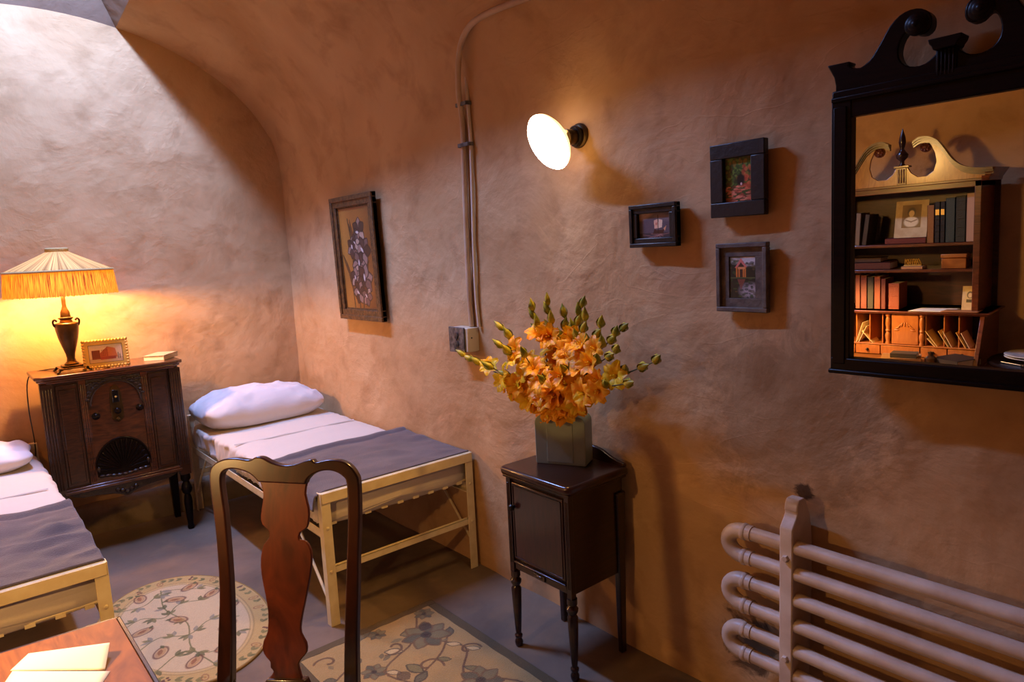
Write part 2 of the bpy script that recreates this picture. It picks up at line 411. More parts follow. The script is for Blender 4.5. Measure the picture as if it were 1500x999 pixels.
# vault with the opening left out
angs = []
aL = math.acos((OX0-CX)/AX); aR = math.acos((OX1-CX)/AX)
angs = [aR*i/34 for i in range(34)] + [aR + (aL-aR)*i/12 for i in range(12)] + [aL + (PI-aL)*i/34 for i in range(35)]
yv = sorted(set([y for y in ys if abs(y-OY0) > .015 and abs(y-YF) > .012] + [OY0, YF]))
mb = MB(); rows = []
for y in yv:
    row = []
    for a in angs:
        x = CX + AX*math.cos(a); z = ZS + rise(y)*math.sin(a)
        n = Vector((math.cos(a), 0, math.sin(a)))
        k = 1.0 if min(abs(a-aL), abs(a-aR)) > .08 else .3
        edge = min(1, .1+14*abs(YF-y)) if a > .3 and a < PI-.3 else 1
        d = disp((x, y, z))*k*edge
        row.append(mb.bm.verts.new((x - n.x*d, y, z - n.z*d)))
    rows.append(row)
io = yv.index(OY0); iF = yv.index(YF)
for j in range(len(yv)-1):
    for i in range(len(angs)-1):
        if io <= j < iF and 34 <= i < 46: continue
        mb.bm.faces.new((rows[j][i], rows[j][i+1], rows[j+1][i+1], rows[j+1][i]))
# splayed shaft from the opening up to the narrow slit
TZ = 3.56; TX0, TX1, TY0, TY1 = .50, .60, 3.05, 4.26
def shaft(a, b, c, d, n=12):
    vs = [[Vector(a).lerp(Vector(b), i/n).lerp(Vector(c).lerp(Vector(d), i/n), j/n) for i in range(n+1)] for j in range(n+1)]
    return vs
far = [Vector(rows[iF][i].co) for i in range(34, 47)]; near = [Vector(rows[io][i].co) for i in range(34, 47)]
rt = [Vector(rows[j][34].co) for j in range(io, iF+1)]; lf = [Vector(rows[j][46].co) for j in range(io, iF+1)]
ms = MB()
def loft(edge, a, b, n=10):
    mb = ms
    a, b = Vector(a), Vector(b); m = len(edge)
    g = [[mb.bm.verts.new(edge[i].lerp(a.lerp(b, i/(m-1)), j/n)) for i in range(m)] for j in range(n+1)]
    for j in range(n):
        for i in range(m-1): mb.bm.faces.new((g[j][i], g[j][i+1], g[j+1][i+1], g[j+1][i]))
loft(far, (TX1, TY1, TZ), (TX0, TY1, TZ)); loft(near, (TX1, TY0, TZ), (TX0, TY0, TZ))
loft(rt, (TX1, TY0, TZ), (TX1, TY1, TZ)); loft(lf, (TX0, TY0, TZ), (TX0, TY1, TZ))
c_ = mk('ceiling', mb, M['plaster'], weld=True); struct(c_)
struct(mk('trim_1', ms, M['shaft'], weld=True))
# window in the roof: frame and pane
wd = MB(); wd.box(TX0-.06, TX0, TY0-.06, TY1+.06, TZ, TZ+.05).box(TX1, TX1+.06, TY0-.06, TY1+.06, TZ, TZ+.05).box(TX0, TX1, TY0-.06, TY0, TZ, TZ+.05).box(TX0, TX1, TY1, TY1+.06, TZ, TZ+.05)
w1 = struct(mk('window_1', wd, M['black'], bevel=.004))
mk('window_pane', MB().box(TX0, TX1, TY0, TY1, TZ+.02, TZ+.026), emis('daylit_pane', (.62,.74,1,1), 4.0), w1)
fl = struct(mk('floor', MB().grid(lambda u, v: (XL-.02 + (XR-XL+.04)*u, YN-.02+(YF-YN+.04)*v, .0), 60, 120), M['floor']))
# rough plaster step along the foot of the far wall
def ledge(u, v):
    x = XL+.01 + (XR-XL-.02)*u
    t = v
    prof = [(YF+.02, .165), (YF-.03, .160), (YF-.065, .145), (YF-.08, .11), (YF-.085, .05), (YF-.09, -.005)]
    k = t*(len(prof)-1); i = min(int(k), len(prof)-2); f = k-i
    y = prof[i][0]*(1-f)+prof[i+1][0]*f; z = prof[i][1]*(1-f)+prof[i+1][1]*f
    n = noise.noise(Vector((x*4, t*2, 3)))*.014 + noise.noise(Vector((x*13, t*5, 9)))*.006
    if t > 0: y += n
    if 0 < t < .95: z += n
    return (x, y, z)
struct(mk('baseboard_far', MB().grid(ledge, 160, 24), M['ledge']))

# ------------------------------------------------------------------ beds
def bed(x0, x1, yf, yh, label, mirror_blanket):
    r = thing('steel_bed', label[0], 'bed', (x0, yf, 0), 0, 'narrow steel beds')
    W = x1-x0; Ln = yh-yf; cm = M['cream_metal']
    zt = .568
    for end, y0 in ((0, 0), (1, Ln)):
        zz = zt if end == 0 else .60
        for x in (0, W):
            sg = 1 if x == 0 else -1
            # angle-iron post: two thin flanges
            m = MB()
            m.box(x, x+sg*.040, y0-.003, y0+.003, 0, zz) if sg > 0 else m.box(x-.040, x, y0-.003, y0+.003, 0, zz)
            dy = 1 if end == 0 else -1
            ya, yb = sorted((y0, y0+dy*.034))
            if sg > 0: m.box(x, x+.005, ya, yb, 0, zz)
            else: m.box(x-.005, x, ya, yb, 0, zz)
            p = mk('post', m, cm, r, bevel=.0015)
            for z in (.235, .42, zz-.022):
                mk('rivet', MB().sphere((x+sg*.020, y0-.004 if end == 0 else y0+.004, z), .0075, 10, (1, .5, 1)), cm, p)
        t = MB().box(.004, W-.004, y0-.008 if end == 0 else y0+.003, y0-.003 if end == 0 else y0+.008, zz-.042, zz)
        t.box(.004, W-.004, min(y0, y0+(1 if end == 0 else -1)*.02), max(y0, y0+(1 if end == 0 else -1)*.02), zz-.004, zz)
        mk('head_rail' if end else 'foot_rail', t, cm, r, bevel=.0015)
        mk('crossbar', MB().box(.02, W-.02, y0+.003, y0+.008, .222, .250).box(.02, W-.02, y0+.003, y0+.024, .247, .250), cm, r, bevel=.001)
    for x in (.002, W-.007):
        mk('side_rail', MB().box(x, x+.005, .01, Ln-.01, .375, .412).box(min(x, x+.03) if x < .1 else x-.025, max(x+.005, x+.03) if x < .1 else x+.005, .01, Ln-.01, .375, .379), cm, r, bevel=.001)
        for y0, y1 in ((.006, .30), (Ln-.006, Ln-.30)):
            m = MB().tube([(x+.003, y0, .10), (x+.003, y1, .385)], .006, 6)
            mk('brace', m, cm, r)
    # spring base: end tube, cross wires, little coils
    sp = MB()
    sp.tube([(.02, .035, .432), (W-.02, .035, .432)], .008, 8).tube([(.02, Ln-.05, .432), (W-.02, Ln-.05, .432)], .008, 8)
    for i in range(9):
        x = .06+(W-.12)*i/8
        sp.tube([(x, .035, .425), (x, Ln-.05, .425)], .0022, 5)
        sp.box(x-.014, x+.014, .026, .046, .418, .430)
    for i in range(22):
        y = .08+(Ln-.16)*i/21
        sp.tube([(.01, y, .423), (W-.01, y, .423)], .0022, 5)
    mk('spring_base', sp, cm, r)
    return r
def rbox(a, p):
    """rounded box section param 0..1 -> (s,t) in -1..1, superellipse"""
    c, s = math.cos(a), math.sin(a)
    return (math.copysign(abs(c)**(2/p), c), math.copysign(abs(s)**(2/p), s))
def mattress(x0, x1, y0, y1, z0, z1, label, seed):
    cx, cz, hx, hz = (x0+x1)/2, (z0+z1)/2, (x1-x0)/2, (z1-z0)/2
    def f(u, v):
        a = 2*PI*u; s, t = rbox(a, 7)
        e = min(1, (min(v, 1-v)*(y1-y0)/.055)); e = math.sqrt(max(0, 1-(1-e)**2))
        sx = hx*(.985+.015*e) if e < 1 else hx
        x = cx + s*sx*(e if e < .999 else 1)**.12 if e > 0 else cx+s*hx*.0
        z = cz + t*hz*(.35+.65*e)
        y = y0+(y1-y0)*v
        side = abs(s)**8*(1-abs(t)**6)
        k = noise.noise(Vector((x*2, y*9+seed, z*16)))*.010*side + noise.noise(Vector((x*3, y*30+seed, z*9)))*.009*side
        top = max(0, t)**3
        z += top*(noise.noise(Vector((x*4, y*4, seed)))*.006 + noise.noise(Vector((x*12, y*9, seed+3)))*.0025)
        endk = (1-min(1, min(v, 1-v)*12))
        y += endk*(noise.noise(Vector((x*7+z*9, seed, z*14)))*.012+noise.noise(Vector((x*22, seed, z*12)))*.005)*(1-top)
        x += math.copysign(1, s)*k*1.6
        return (x, y, z)
    m = MB().grid(f, 140, 170)
    o = mk('mattress', m, M['sheet'], angle=80)
    # close the ends and turn down the upper sheet
    return tag(o, label, 'mattress', 'sheeted mattresses')
def sheet_fold(x0, x1, y, z, parent):
    m = MB().grid(lambda u, v: (x0+(x1-x0)*u, y + .05*(v-.5)*2*.12 + .004*noise.noise(Vector((u*9, v, 2))), z + .0055*math.sin(v*PI)+.001*noise.noise(Vector((u*20, v*3, 1)))), 60, 7)
    return mk('sheet_hem', m, M['sheet'], parent)
def blanket(x0, x1, y0, y1, ztop, hang_l, hang_r, label, seed, crumple=.006):
    Wd = x1-x0
    tot = Wd + hang_l + hang_r
    def f(u, v):
        s = u*tot; rr = .02
        if s < hang_l: x = x0-.004; z = ztop-(hang_l-s)
        elif s > hang_l+Wd: x = x1+.004; z = ztop-(s-hang_l-Wd)
        else: x = x0+(s-hang_l); z = ztop
        # round the shoulders
        if hang_l > 0 and abs(s-hang_l) < .03:
            q = (s-hang_l)/.03; z -= .006*(1-abs(q)); x += .003*(1-abs(q))
        hfrac = max(0, (hang_l-s)/max(hang_l, 1e-3)) if s < hang_l else 0
        y = y0+(y1-y0)*v
        y += .025*noise.noise(Vector((u*3, v*.7, seed+5)))*(v)**2 + hfrac*.03*noise.noise(Vector((2, v*4, seed)))
        n = noise.noise(Vector((x*3.2, y*5.2, seed)))*crumple*1.5 + noise.noise(Vector((x*9, y*14, seed+2)))*crumple
        rid = 1-abs(noise.noise(Vector((x*5+y*3, y*4-x*2, seed+9))))*2.2
        n += max(0, rid)*crumple*1.2
        edge = min(1, v*8)
        if s >= hang_l: z += (n*edge + .004)
        if s < hang_l: x -= (abs(n)*2+.002+hfrac*.012)
        # rolled double edge at the head side
        if v > .90: z += .014*math.sin((v-.90)/.10*PI)
        if v < .1: z += .004*(1-v*10)
        return (x, y, z)
    o = mk('grey_blanket', MB().grid(f, 120, 110), M['blanket'], angle=180, solid=.007)
    return tag(o, label, 'blanket', 'folded grey blankets')
B1 = bed(1.075, 1.833, 2.53, 4.40, ['cream steel bed frame along the right wall, in the far corner'], 1)
mt = mattress(1.078, 1.829, 2.546, 4.375, .408, .556, 'white sheeted mattress on the bed in the far right corner', 3.1)
sheet_fold(1.10, 1.785, 3.62, .5555, mt)
blanket(1.078, 1.828, 2.545, 3.16, .562, .065, .0, 'smooth grey blanket across the foot of the far right bed', 4.2, .006)
B2 = bed(-.44, .318, 2.47, 4.40, ['cream steel bed frame beside the left wall, cut by the photo edge'], 0)
mt2 = mattress(-.437, .315, 2.486, 4.375, .408, .556, 'white sheeted mattress on the bed at the left edge', 8.4)
sheet_fold(-.41, .275, 3.56, .5555, mt2)
blanket(-.43, .308, 2.485, 3.20, .566, .0, .06, 'crumpled grey blanket across the foot of the left bed', 1.7, .015)

def pillow(cx, cy, z, w, d, h, rz, label, seed, tilt=0.0):
    def f(u, v):
        a = -PI/2+PI*v; b = 2*PI*u
        cu, su = math.cos(b), math.sin(b); ca = math.cos(a)
        x = math.copysign(abs(cu)**.42, cu)*max(ca, 0)**.62; y = math.copysign(abs(su)**.42, su)*max(ca, 0)**.62
        e = max(abs(x), abs(y))
        zz = math.sin(a)
        # corners stick out
        cor = (abs(x)*abs(y))**2
        X = x*w/2*(.93+.14*cor); Y = y*d/2*(.93+.17*cor)
        Z = zz*h/2*(1-.45*cor) + (.035*cor if x < 0 else .01*cor)
        # wrinkles running in from the edges
        wr = noise.noise(Vector((X*5, Y*12, seed)))*.014 + noise.noise(Vector((X*16+Y*8, Y*14, seed+4)))*.011*(.3+.7*e)
        rd = max(0, 1-abs(noise.noise(Vector((X*8-Y*5, Y*7, seed+7))))*3)*.010
        Z += (wr+rd)*(1 if zz > -.2 else .3)
        return (X, Y, Z)
    m = MB().grid(f, 110, 56)
    bmesh.ops.remove_doubles(m.bm, verts=m.bm.verts, dist=1e-4)
    mn = min(v.co.z for v in m.bm.verts)
    for v in m.bm.verts:
        if v.co.z < -.28*h: v.co.z = -.28*h + (v.co.z+.28*h)*.15
    mn = min(v.co.z for v in m.bm.verts)
    o = mk('pillow', m, M['pillow'], angle=180)
    o.location = (cx, cy, z-mn); o.rotation_euler = (0, 0, rz)
    return tag(o, label, 'pillow', 'white pillows')
pillow(1.42, 4.14, .557, .74, .46, .24, .02, 'plump white pillow at the head of the far right bed', 2.2)
pillow(-.05, 4.16, .557, .68, .40, .15, -.05, 'white pillow corner at the head of the left bed, at the photo edge', 5.2)

# ------------------------------------------------------------------ radio cabinet
RX, RY = .332, 4.10
rad = thing('radio_cabinet', 'tall antique walnut radio cabinet on turned legs between the beds', 'radio', (RX, RY, 0))
RW = .665; ZB, ZT = .358, .978
Fm = frameM((0, 0, 0), (1,0,0), (0,0,1), (0,-1,0))       # polygon (x,z), extruded towards the viewer
mk('cabinet_body', MB().box(.028, RW-.028, .012, .30, ZB, ZT-.03), M['walnut_d'], rad, bevel=.003)
tp = MB()
def slab(m, x0, x1, y0, y1, z0, z1, ch=.03):
    pts = [(x0+ch, y0), (x1-ch, y0), (x1, y0+ch), (x1, y1), (x0, y1), (x0, y0+ch)]
    m.prism(pts, z1-z0, frameM((0, 0, z0), (1,0,0), (0,1,0), (0,0,1)))
slab(tp, -.012, RW+.012, -.034, .315, ZT-.012, ZT+.006)
slab(tp, -.002, RW+.002, -.022, .308, ZT-.026, ZT-.012)
slab(tp, .008, RW-.008, -.012, .305, ZT-.036, ZT-.026)
mk('cabinet_top', tp, M['walnut'], rad, bevel=.005, seg=3)
for x0 in (0.006, RW-.062):
    m = MB().box(x0, x0+.056, -.012, .03, ZB-.03, ZT-.036)
    for k in range(4):
        xx = x0+.010+k*.012; m.tube([(xx, -.012, ZB+.03), (xx, -.012, ZT-.06)], .0045, 8)
    mk('fluted_stile', m, M['walnut_d'], rad, bevel=.002)
for x0 in (.172, RW-.205):
    m = MB().box(x0, x0+.034, -.004, .02, ZB+.02, ZT-.036)
    for k in range(3):
        xx = x0+.008+k*.009; m.tube([(xx, -.005, ZB+.04), (xx, -.005, ZT-.06)], .0035, 8)
    mk('fluted_strip', m, M['walnut'], rad, bevel=.0015)
for x0, x1 in ((.072, .168), (RW-.168, RW-.072)):
    m = MB().box(x0, x1, .004, .02, ZB+.035, ZT-.05)
    m.box(x0+.012, x1-.012, -.002, .006, ZB+.05, ZT-.075)
    mk('side_panel', m, M['walnut_r'], rad, bevel=.003)
cxr = RW/2
mk('front_panel', MB().box(.206, RW-.206, .002, .02, ZB+.02, ZT-.036), M['walnut'], rad)
# arched carving over the panel: spandrels
ar = .118; az = .80
m = MB()
for sg in (-1, 1):
    pts = [(cxr+sg*.126, ZT-.04), (cxr, ZT-.04), (cxr, az+ar*.98)]
    pts += [(cxr+sg*ar*math.sin(t), az+ar*math.cos(t)) for t in [PI/2*k/14 for k in range(1, 15)]] + [(cxr+sg*.126, az-.02)]
    m.prism(pts, .008, frameM((0, .002, 0), (1,0,0), (0,0,1), (0,-1,0)))
    for k in range(7):
        a = .35+k*.16
        m.sphere((cxr+sg*(ar+.018+.006*math.sin(k*2))*math.sin(a), -.008, az+(ar+.016)*math.cos(a)), .009, 8, (1.2, .6, .8))
    for k in range(4): m.sphere((cxr+sg*(.085+.012*k), -.008, ZT-.058-.006*(k % 2)), .008, 8, (1.3, .6, .8))
m.tube([(cxr+(ar)*math.sin(t), -.006, az+ar*math.cos(t)) for t in [-PI/2+PI*k/24 for k in range(25)]], .005, 8)
mk('arch_carving', m, M['carved'], rad)
# dial and knobs
es = mk('dial_escutcheon', MB().prism(cr2([(cxr-.028, .715), (cxr-.030, .79), (cxr-.022, .87), (cxr, .895), (cxr+.022, .87), (cxr+.030, .79), (cxr+.028, .715), (cxr, .69)], 4), .006, frameM((0, .003, 0), (1,0,0), (0,0,1), (0,-1,0))), M['bronze'], rad, bevel=.002)
mk('dial_window', MB().box(cxr-.016, cxr+.016, -.006, -.001, .80, .866), simple('dial_black', S(10,8,8), .15, coat=1), es, bevel=.002)
mk('dial_bulb', MB().sphere((cxr, -.007, .83), .006, 10), M['gold'], es)
for kx, kz, kr in ((cxr-.10, .742, .017), (cxr, .755, .018), (cxr+.108, .752, .016), (cxr, .712, .012)):
    mk('knob', MB().lathe([(kr*1.15, 0), (kr*1.15, .003), (kr*.6, .006), (kr*.75, .018), (kr*.9, .022), (kr*.6, .028), (.001, .030)], 18, frameM((kx, .002, kz), (1,0,0), (0,0,1), (0,-1,0))), M['black_wood'] if kr > .013 else M['bronze'], rad)
# shell shaped speaker grille
g = MB(); gr = .135; gz = .435
g.prism([(cxr-gr, gz)] + [(cxr-gr*math.cos(t), gz+gr*1.28*math.sin(t)) for t in [PI*k/26 for k in range(27)]] + [(cxr+gr, gz-.02), (cxr-gr, gz-.02)], .003, frameM((0, .003, 0), (1,0,0), (0,0,1), (0,-1,0)))
for k in range(15):
    t = PI*(k+.5)/15
    a = Vector((cxr, -.001, gz)); bnd = Vector((cxr-gr*.93*math.cos(t), -.001, gz+gr*1.2*math.sin(t)))
    g.tube([a.lerp(bnd, q) for q in (.12, .4, .7, .92, 1)], [.002, .004, .0065, .0085, .003], 6)
g.tube([(cxr-gr*math.cos(t), -.003, gz+gr*1.28*math.sin(t)) for t in [PI*k/26 for k in range(27)]], .005, 8)
mk('speaker_grille', g, M['black_wood'], rad)
m = MB()
for k in range(9):
    t = -1+2*k/8
    m.sphere((cxr+t*.105, -.004, .412-.006*math.cos(t*3)), .011, 8, (1.5, .7, .8))
for k in (-1, 1):
    m.sphere((cxr+k*.118, -.003, .455), .012, 8, (.8, .6, 1.4))
mk('grille_carving', m, M['carved'], rad)
mk('lower_molding', MB().box(.05, RW-.05, -.014, .02, ZB-.004, ZB+.014).box(.05, RW-.05, -.008, .02, ZB+.014, ZB+.026), M['walnut'], rad, bevel=.004)
m = MB().prism(cr2([(.06, ZB), (.12, ZB-.028), (.2, ZB-.034), (cxr-.05, ZB-.05), (cxr, ZB-.072), (cxr+.05, ZB-.05), (RW-.2, ZB-.034), (RW-.12, ZB-.028), (RW-.06, ZB)], 5), .012, frameM((0, .006, 0), (1,0,0), (0,0,1), (0,-1,0)))
for k in range(-2, 3): m.sphere((cxr+k*.022, -.008, ZB-.030-.01*(2-abs(k))), .013, 8, (1, .6, 1))
mk('carved_apron', m, M['carved'], rad, angle=50)
legp = [(.026, ZB-.03), (.027, ZB-.06), (.016, ZB-.075), (.026, ZB-.10), (.030, ZB-.118), (.024, ZB-.14), (.015, ZB-.15), (.020, ZB-.17), (.023, ZB-.2), (.018, .07), (.015, .03), (.019, .012), (.016, 0)][::-1]
for lx, ly in ((.034, .014), (RW-.034, .014)):
    mk('leg', MB().lathe(legp, 20, Matrix.Translation((lx, ly, 0))), M['black_wood'], rad)
for lx in (.04, RW-.04):
    mk('leg', MB().hexa([(lx-.016, .262, 0), (lx+.016, .262, 0), (lx+.016, .29, 0), (lx-.016, .29, 0), (lx-.024, .25, ZB), (lx+.024, .25, ZB), (lx+.024, .30, ZB), (lx-.024, .30, ZB)]), M['black_wood'], rad, bevel=.003)

# table lamp with fringed shade
TLx, TLy = .502, 4.20; tz = ZT+.006
tl = thing('table_lamp', 'lit table lamp with cream pleated shade and gold fringe on the cabinet', 'lamp', (TLx, TLy, tz))
m = MB().box(-.062, .062, -.062, .062, .016, .024).box(-.046, .046, -.046, .046, .024, .034)
mk('lamp_foot', m, M['bronze'], tl, bevel=.004)
for sx in (-1, 1):
    for sy in (-1, 1):
        mk('claw_foot', MB().tube([(sx*.05, sy*.05, .018), (sx*.062, sy*.062, .016), (sx*.068, sy*.068, .006), (sx*.076, sy*.076, .003)], [.008, .008, .005, .004], 8), M['bronze_d'], tl)
mk('lamp_body', MB().lathe([(.030, .034), (.034, .040), (.022, .050), (.018, .065), (.021, .09), (.032, .13), (.044, .175), (.051, .215), (.053, .245), (.052, .25), (.046, .254)], 12, flute=.03, fn=6), M['bronze'], tl, angle=60)
mk('lamp_collar', MB().lathe([(.046, .252), (.030, .258), (.026, .268), (.034, .276), (.036, .28), (.024, .284), (.021, .31), (.014, .325), (.010, .34), (.010, .40)], 20), M['bronze'], tl)
for sx in (-1, 1):
    mk('scroll_handle', MB().tube(bez([(sx*.040, 0, .262), (sx*.05, 0, .272), (sx*.058, 0, .262), (sx*.056, 0, .245), (sx*.05, 0, .235)], 5), .005, 8), M['bronze_d'], tl)
mk('bulb', MB().sphere((0, 0, .425), .028, 14, (1, 1, 1.25)), emis('lamp_bulb', (1,.52,.17,1), LAMP_W/(PI*4*PI*.028**2*1.16)), tl)
def uvrev(name, prof, seg, mat, parent, wave=0, wn=60, closed=True, jag=0):
    me = bpy.data.meshes.new(name); V = []; F = []; n = len(prof)
    for i in range(seg+1):
        a = 2*PI*i/seg
        for j, (r, z) in enumerate(prof):
            rr = r + (wave*math.cos(wn*a) if wave else 0)*(.3+.7*j/(n-1)) + (random.uniform(-1, 1)*jag*.25 if jag else 0)
            zz = z + (random.uniform(-jag, jag) if jag and j == n-1 else 0)
            V.append((rr*math.cos(a), rr*math.sin(a), zz))
    for i in range(seg):
        for j in range(n-1):
            a = i*n+j; F.append((a, a+n, a+n+1, a+1))
    me.from_pydata(V, [], F); uv = me.uv_layers.new(name='UV')
    for p in me.polygons:
        p.use_smooth = True
        for li in p.loop_indices:
            vi = me.loops[li].vertex_index; uv.data[li].uv = ((vi//n)/seg, (vi % n)/(n-1))
    me.materials.append(mat); o = bpy.data.objects.new(name, me); C.objects.link(o); o.parent = parent; return o
sh = uvrev('lamp_shade', [(.046, .624), (.052, .617), (.10, .592), (.16, .562), (.222, .532), (.236, .524), (.238, .516)], 360, M['shade'], tl, wave=.0012, wn=90)
mk('shade_cap', MB().lathe([(.048, .616), (.052, .622), (.052, .634), (.046, .638), (.040, .636), (.040, .618)], 40, cap=False), M['braid'], sh)
mk('shade_band', MB().tube([(.239*math.cos(a), .239*math.sin(a), .520) for a in [2*PI*k/90 for k in range(90)]], .006, 8, closed=True), M['braid'], sh)
uvrev('fringe', [(.240, .516), (.243, .49), (.246, .46), (.249, .43), (.252, .396)], 720, M['fringe'], sh, jag=.004)
mk('shade_spider', MB().tube([(-.236, 0, .52), (0, 0, .50), (.236, 0, .52)], .002, 6).tube([(0, -.236, .52), (0, 0, .50), (0, .236, .52)], .002, 6).tube([(0, 0, .40), (0, 0, .625)], .003, 6), M['bronze_d'], sh)

# gilt frame with a street photo
gf = thing('photo_frame', 'gilt scalloped tabletop frame with a photo of brick buildings', 'photo frame', (.652, 4.135, tz), R(-6))
gw, gh = .192, .132
Tl = frameM((-gw/2, 0, .011), (1,0,0), (0, .12, .993), (0, -.993, .12))
m = MB()
for (a, b, c, d) in ((0, gw, 0, .018), (0, gw, gh-.018, gh), (0, .018, .018, gh-.018), (gw-.018, gw, .018, gh-.018)):
    m.prism([(a, c), (b, c), (b, d), (a, d)], .010, Tl)
def bead_row(p0, p1, n):
    for k in range(n):
        u = p0[0]+(p1[0]-p0[0])*k/(n-1); v = p0[1]+(p1[1]-p0[1])*k/(n-1)
        m.sphere(Tl @ Vector((gw/2+(u-gw/2)*1.03, gh/2+(v-gh/2)*1.04, .006)), .0085, 10)
bead_row((0, 0), (gw, 0), 14); bead_row((0, gh), (gw, gh), 14); bead_row((0, 0), (0, gh), 10); bead_row((gw, 0), (gw, gh), 10)
mk('gilt_rim', m, M['gold'], gf)
cv = Canvas(.152, .092, 110, 70, S(226,206,170))
cv.rect(0, .152, 0, .022, S(200,176,140)); cv.rect(.012, .05, .018, .066, S(120,60,40)); cv.poly([(.05,.02),(.05,.05),(.085,.082),(.088,.02)], S(170,92,60))
cv.poly([(.088,.02),(.085,.082),(.12,.07),(.13,.022)], S(196,120,78)); cv.rect(.05, .12, .014, .030, S(150,70,56))
for i in range(5):
    for j in range(4): cv.rect(.015+i*.007, .018+i*.007, .028+j*.009, .033+j*.009, S(60,34,28))
for i in range(4):
    for j in range(4): cv.rect(.056+i*.008, .059+i*.008, .034+j*.009, .039+j*.009, S(90,44,34))
cv.line([(.132,.015),(.132,.045)], .0016, S(50,40,36)); cv.line([(.14,.015),(.14,.036)], .0016, S(50,40,36)); cv.speck(.12)
cv.build('photo', lambda X, Y: tuple(np.array([(Tl[r][0]*(X+.02)+Tl[r][1]*(Y+.02)+Tl[r][2]*.004+Tl[r][3]) for r in range(3)])), M['picture'], gf)
mk('backing', MB().prism([(.01, .01), (gw-.01, .01), (gw-.01, gh-.01), (.01, gh-.01)], .003, Tl), M['carved'], gf)
mk('strut', MB().hexa([(-.015, .01, .07), (.015, .01, .07), (.015, .014, .07), (-.015, .014, .07), (-.015, .055, .001), (.015, .055, .001), (.015, .059, .001), (-.015, .059, .001)][4:8] + [(-.015, .01, .07), (.015, .01, .07), (.015, .014, .07), (-.015, .014, .07)]), M['carved'], gf)

def book(name, loc, rz, w, d, h, cov, label, cat='book', group=None, stand=False, tilt=0, bands=0, bandmat=None, flatpages=None):
    """w = width of cover, d = height of cover (long side), h = thickness; lying unless stand"""
    b = thing(name, label, cat, loc, rz, group)
    T = Matrix.Identity(4)
    if stand:   # spine faces +x, thickness along y, height along z
        T = Matrix.Rotation(tilt, 4, 'X') @ Matrix(((1,0,0,0),(0,0,1,0),(0,1,0,0),(0,0,0,1)))
    t = min(.003, h*.12)
    m = MB().box(-w, 0, 0, d, 0, t, T).box(-w, 0, 0, d, h-t, h, T).box(-t, 0.0, 0, d, 0, h, T)
    if bands:
        for k in range(bands):
            q = d*(.12+.76*k/max(1, bands-1)); m.box(-.001, .0016, q, q+.003, 0, h, T)
    o = mk('cover', m, cov, b, bevel=.0008)
    mk('pages', MB().box(-w+.003, -t, .003, d-.003, t, h-t, T), flatpages or M['paper'], b)
    if bandmat:
        mk('spine_label', MB().box(.0003, .0018, d*.68, d*.82, h*.12, h*.88, T), bandmat, b)
    return b
def cover(r, g, b_): return simple('cloth_cover', S(r, g, b_), .6, bump=.4, bscale=150)
book('book', (.93, 4.14, tz), R(-38), .115, .17, .028, cover(196,160,110), 'small pale closed book lying on the radio cabinet top')
# lamp cord
co = mk('power_cord', MB().tube(bez([(.50, 4.27, tz+.004), (.40, 4.36, tz+.003), (.325, 4.40, tz-.03), (.306, 4.40, .80), (.31, 4.39, .6), (.300, 4.38, .45), (.318, 4.36, .3), (.33, 4.36, .1), (.36, 4.33, .02)], 6), .003, 6), M['black'])
tag(co, 'black power cord hanging down the left side of the radio cabinet', 'cord')

# ------------------------------------------------------------------ smoking stand, vase, gladioli
NX0, NX1, NY0, NY1, NZ = 1.525, 1.812, 1.572, 1.905, .712
ns = thing('smoking_stand', 'small dark mahogany cabinet on turned legs against the right wall', 'cabinet', ((NX0+NX1)/2, (NY0+NY1)/2, 0))
def L(x, y, z=0): return (x-(NX0+NX1)/2, y-(NY0+NY1)/2, z)
ax0, ay0, _ = L(NX0, NY0); ax1, ay1, _ = L(NX1, NY1)
mk('cabinet_body', MB().box(ax0+.012, ax1-.004, ay0+.010, ay1-.010, .315, NZ-.03), M['mahog'], ns, bevel=.003)
m = MB()
def slab2(m, x0, x1, y0, y1, z0, z1, ch=.02):
    pts = [(x0, y0+ch), (x0+ch*.4, y0+ch*.3), (x0+ch, y0), (x1, y0), (x1, y1), (x0+ch, y1), (x0+ch*.4, y1-ch*.3), (x0, y1-ch)]
    m.prism(pts, z1-z0, frameM((0, 0, z0), (1,0,0), (0,1,0), (0,0,1)))
slab2(m, ax0-.016, ax1+.006, ay0-.016, ay1+.016, NZ-.030, NZ)
mk('cabinet_top', m, M['mahogx'], ns, bevel=.011, seg=5)
mk('top_molding', MB().box(ax0-.006, ax1, ay0-.006, ay1+.006, NZ-.040, NZ-.030), M['mahog'], ns, bevel=.003)
# curved gallery at the back
gp = [(ay0-.006, 0), (ay1+.006, 0), (ay1+.006, .012)] + cr2([(ay1+.004, .012), (ay1-.05, .022), (ay1-.11, .045), (0, .052), (ay0+.11, .045), (ay0+.05, .022), (ay0-.004, .012)], 5)[1:]
mk('back_gallery', MB().prism(gp, .016, frameM((ax1-.010, 0, NZ-.002), (0,1,0), (0,0,1), (1,0,0))), M['mahog'], ns, bevel=.003)
for y in (ay0+.004, ay1-.026):
    m = MB().box(ax0+.002, ax0+.024, y, y+.022, .30, NZ-.04)
    for k in range(3): m.tube([(ax0+.002, y+.006+k*.005, .34), (ax0+.002, y+.006+k*.005, NZ-.06)], .0018, 6)
    mk('front_stile', m, M['mahog'], ns, bevel=.003)
for y in (ay0+.0, ay1-.028):
    mk('rear_leg', MB().hexa([(ax1-.036, y+.004, 0), (ax1-.010, y+.004, 0), (ax1-.010, y+.026, 0), (ax1-.036, y+.026, 0), (ax1-.046, y, .62), (ax1+.002, y, .62), (ax1+.002, y+.028, .62), (ax1-.046, y+.028, .62)]), M['mahog'], ns, bevel=.005)
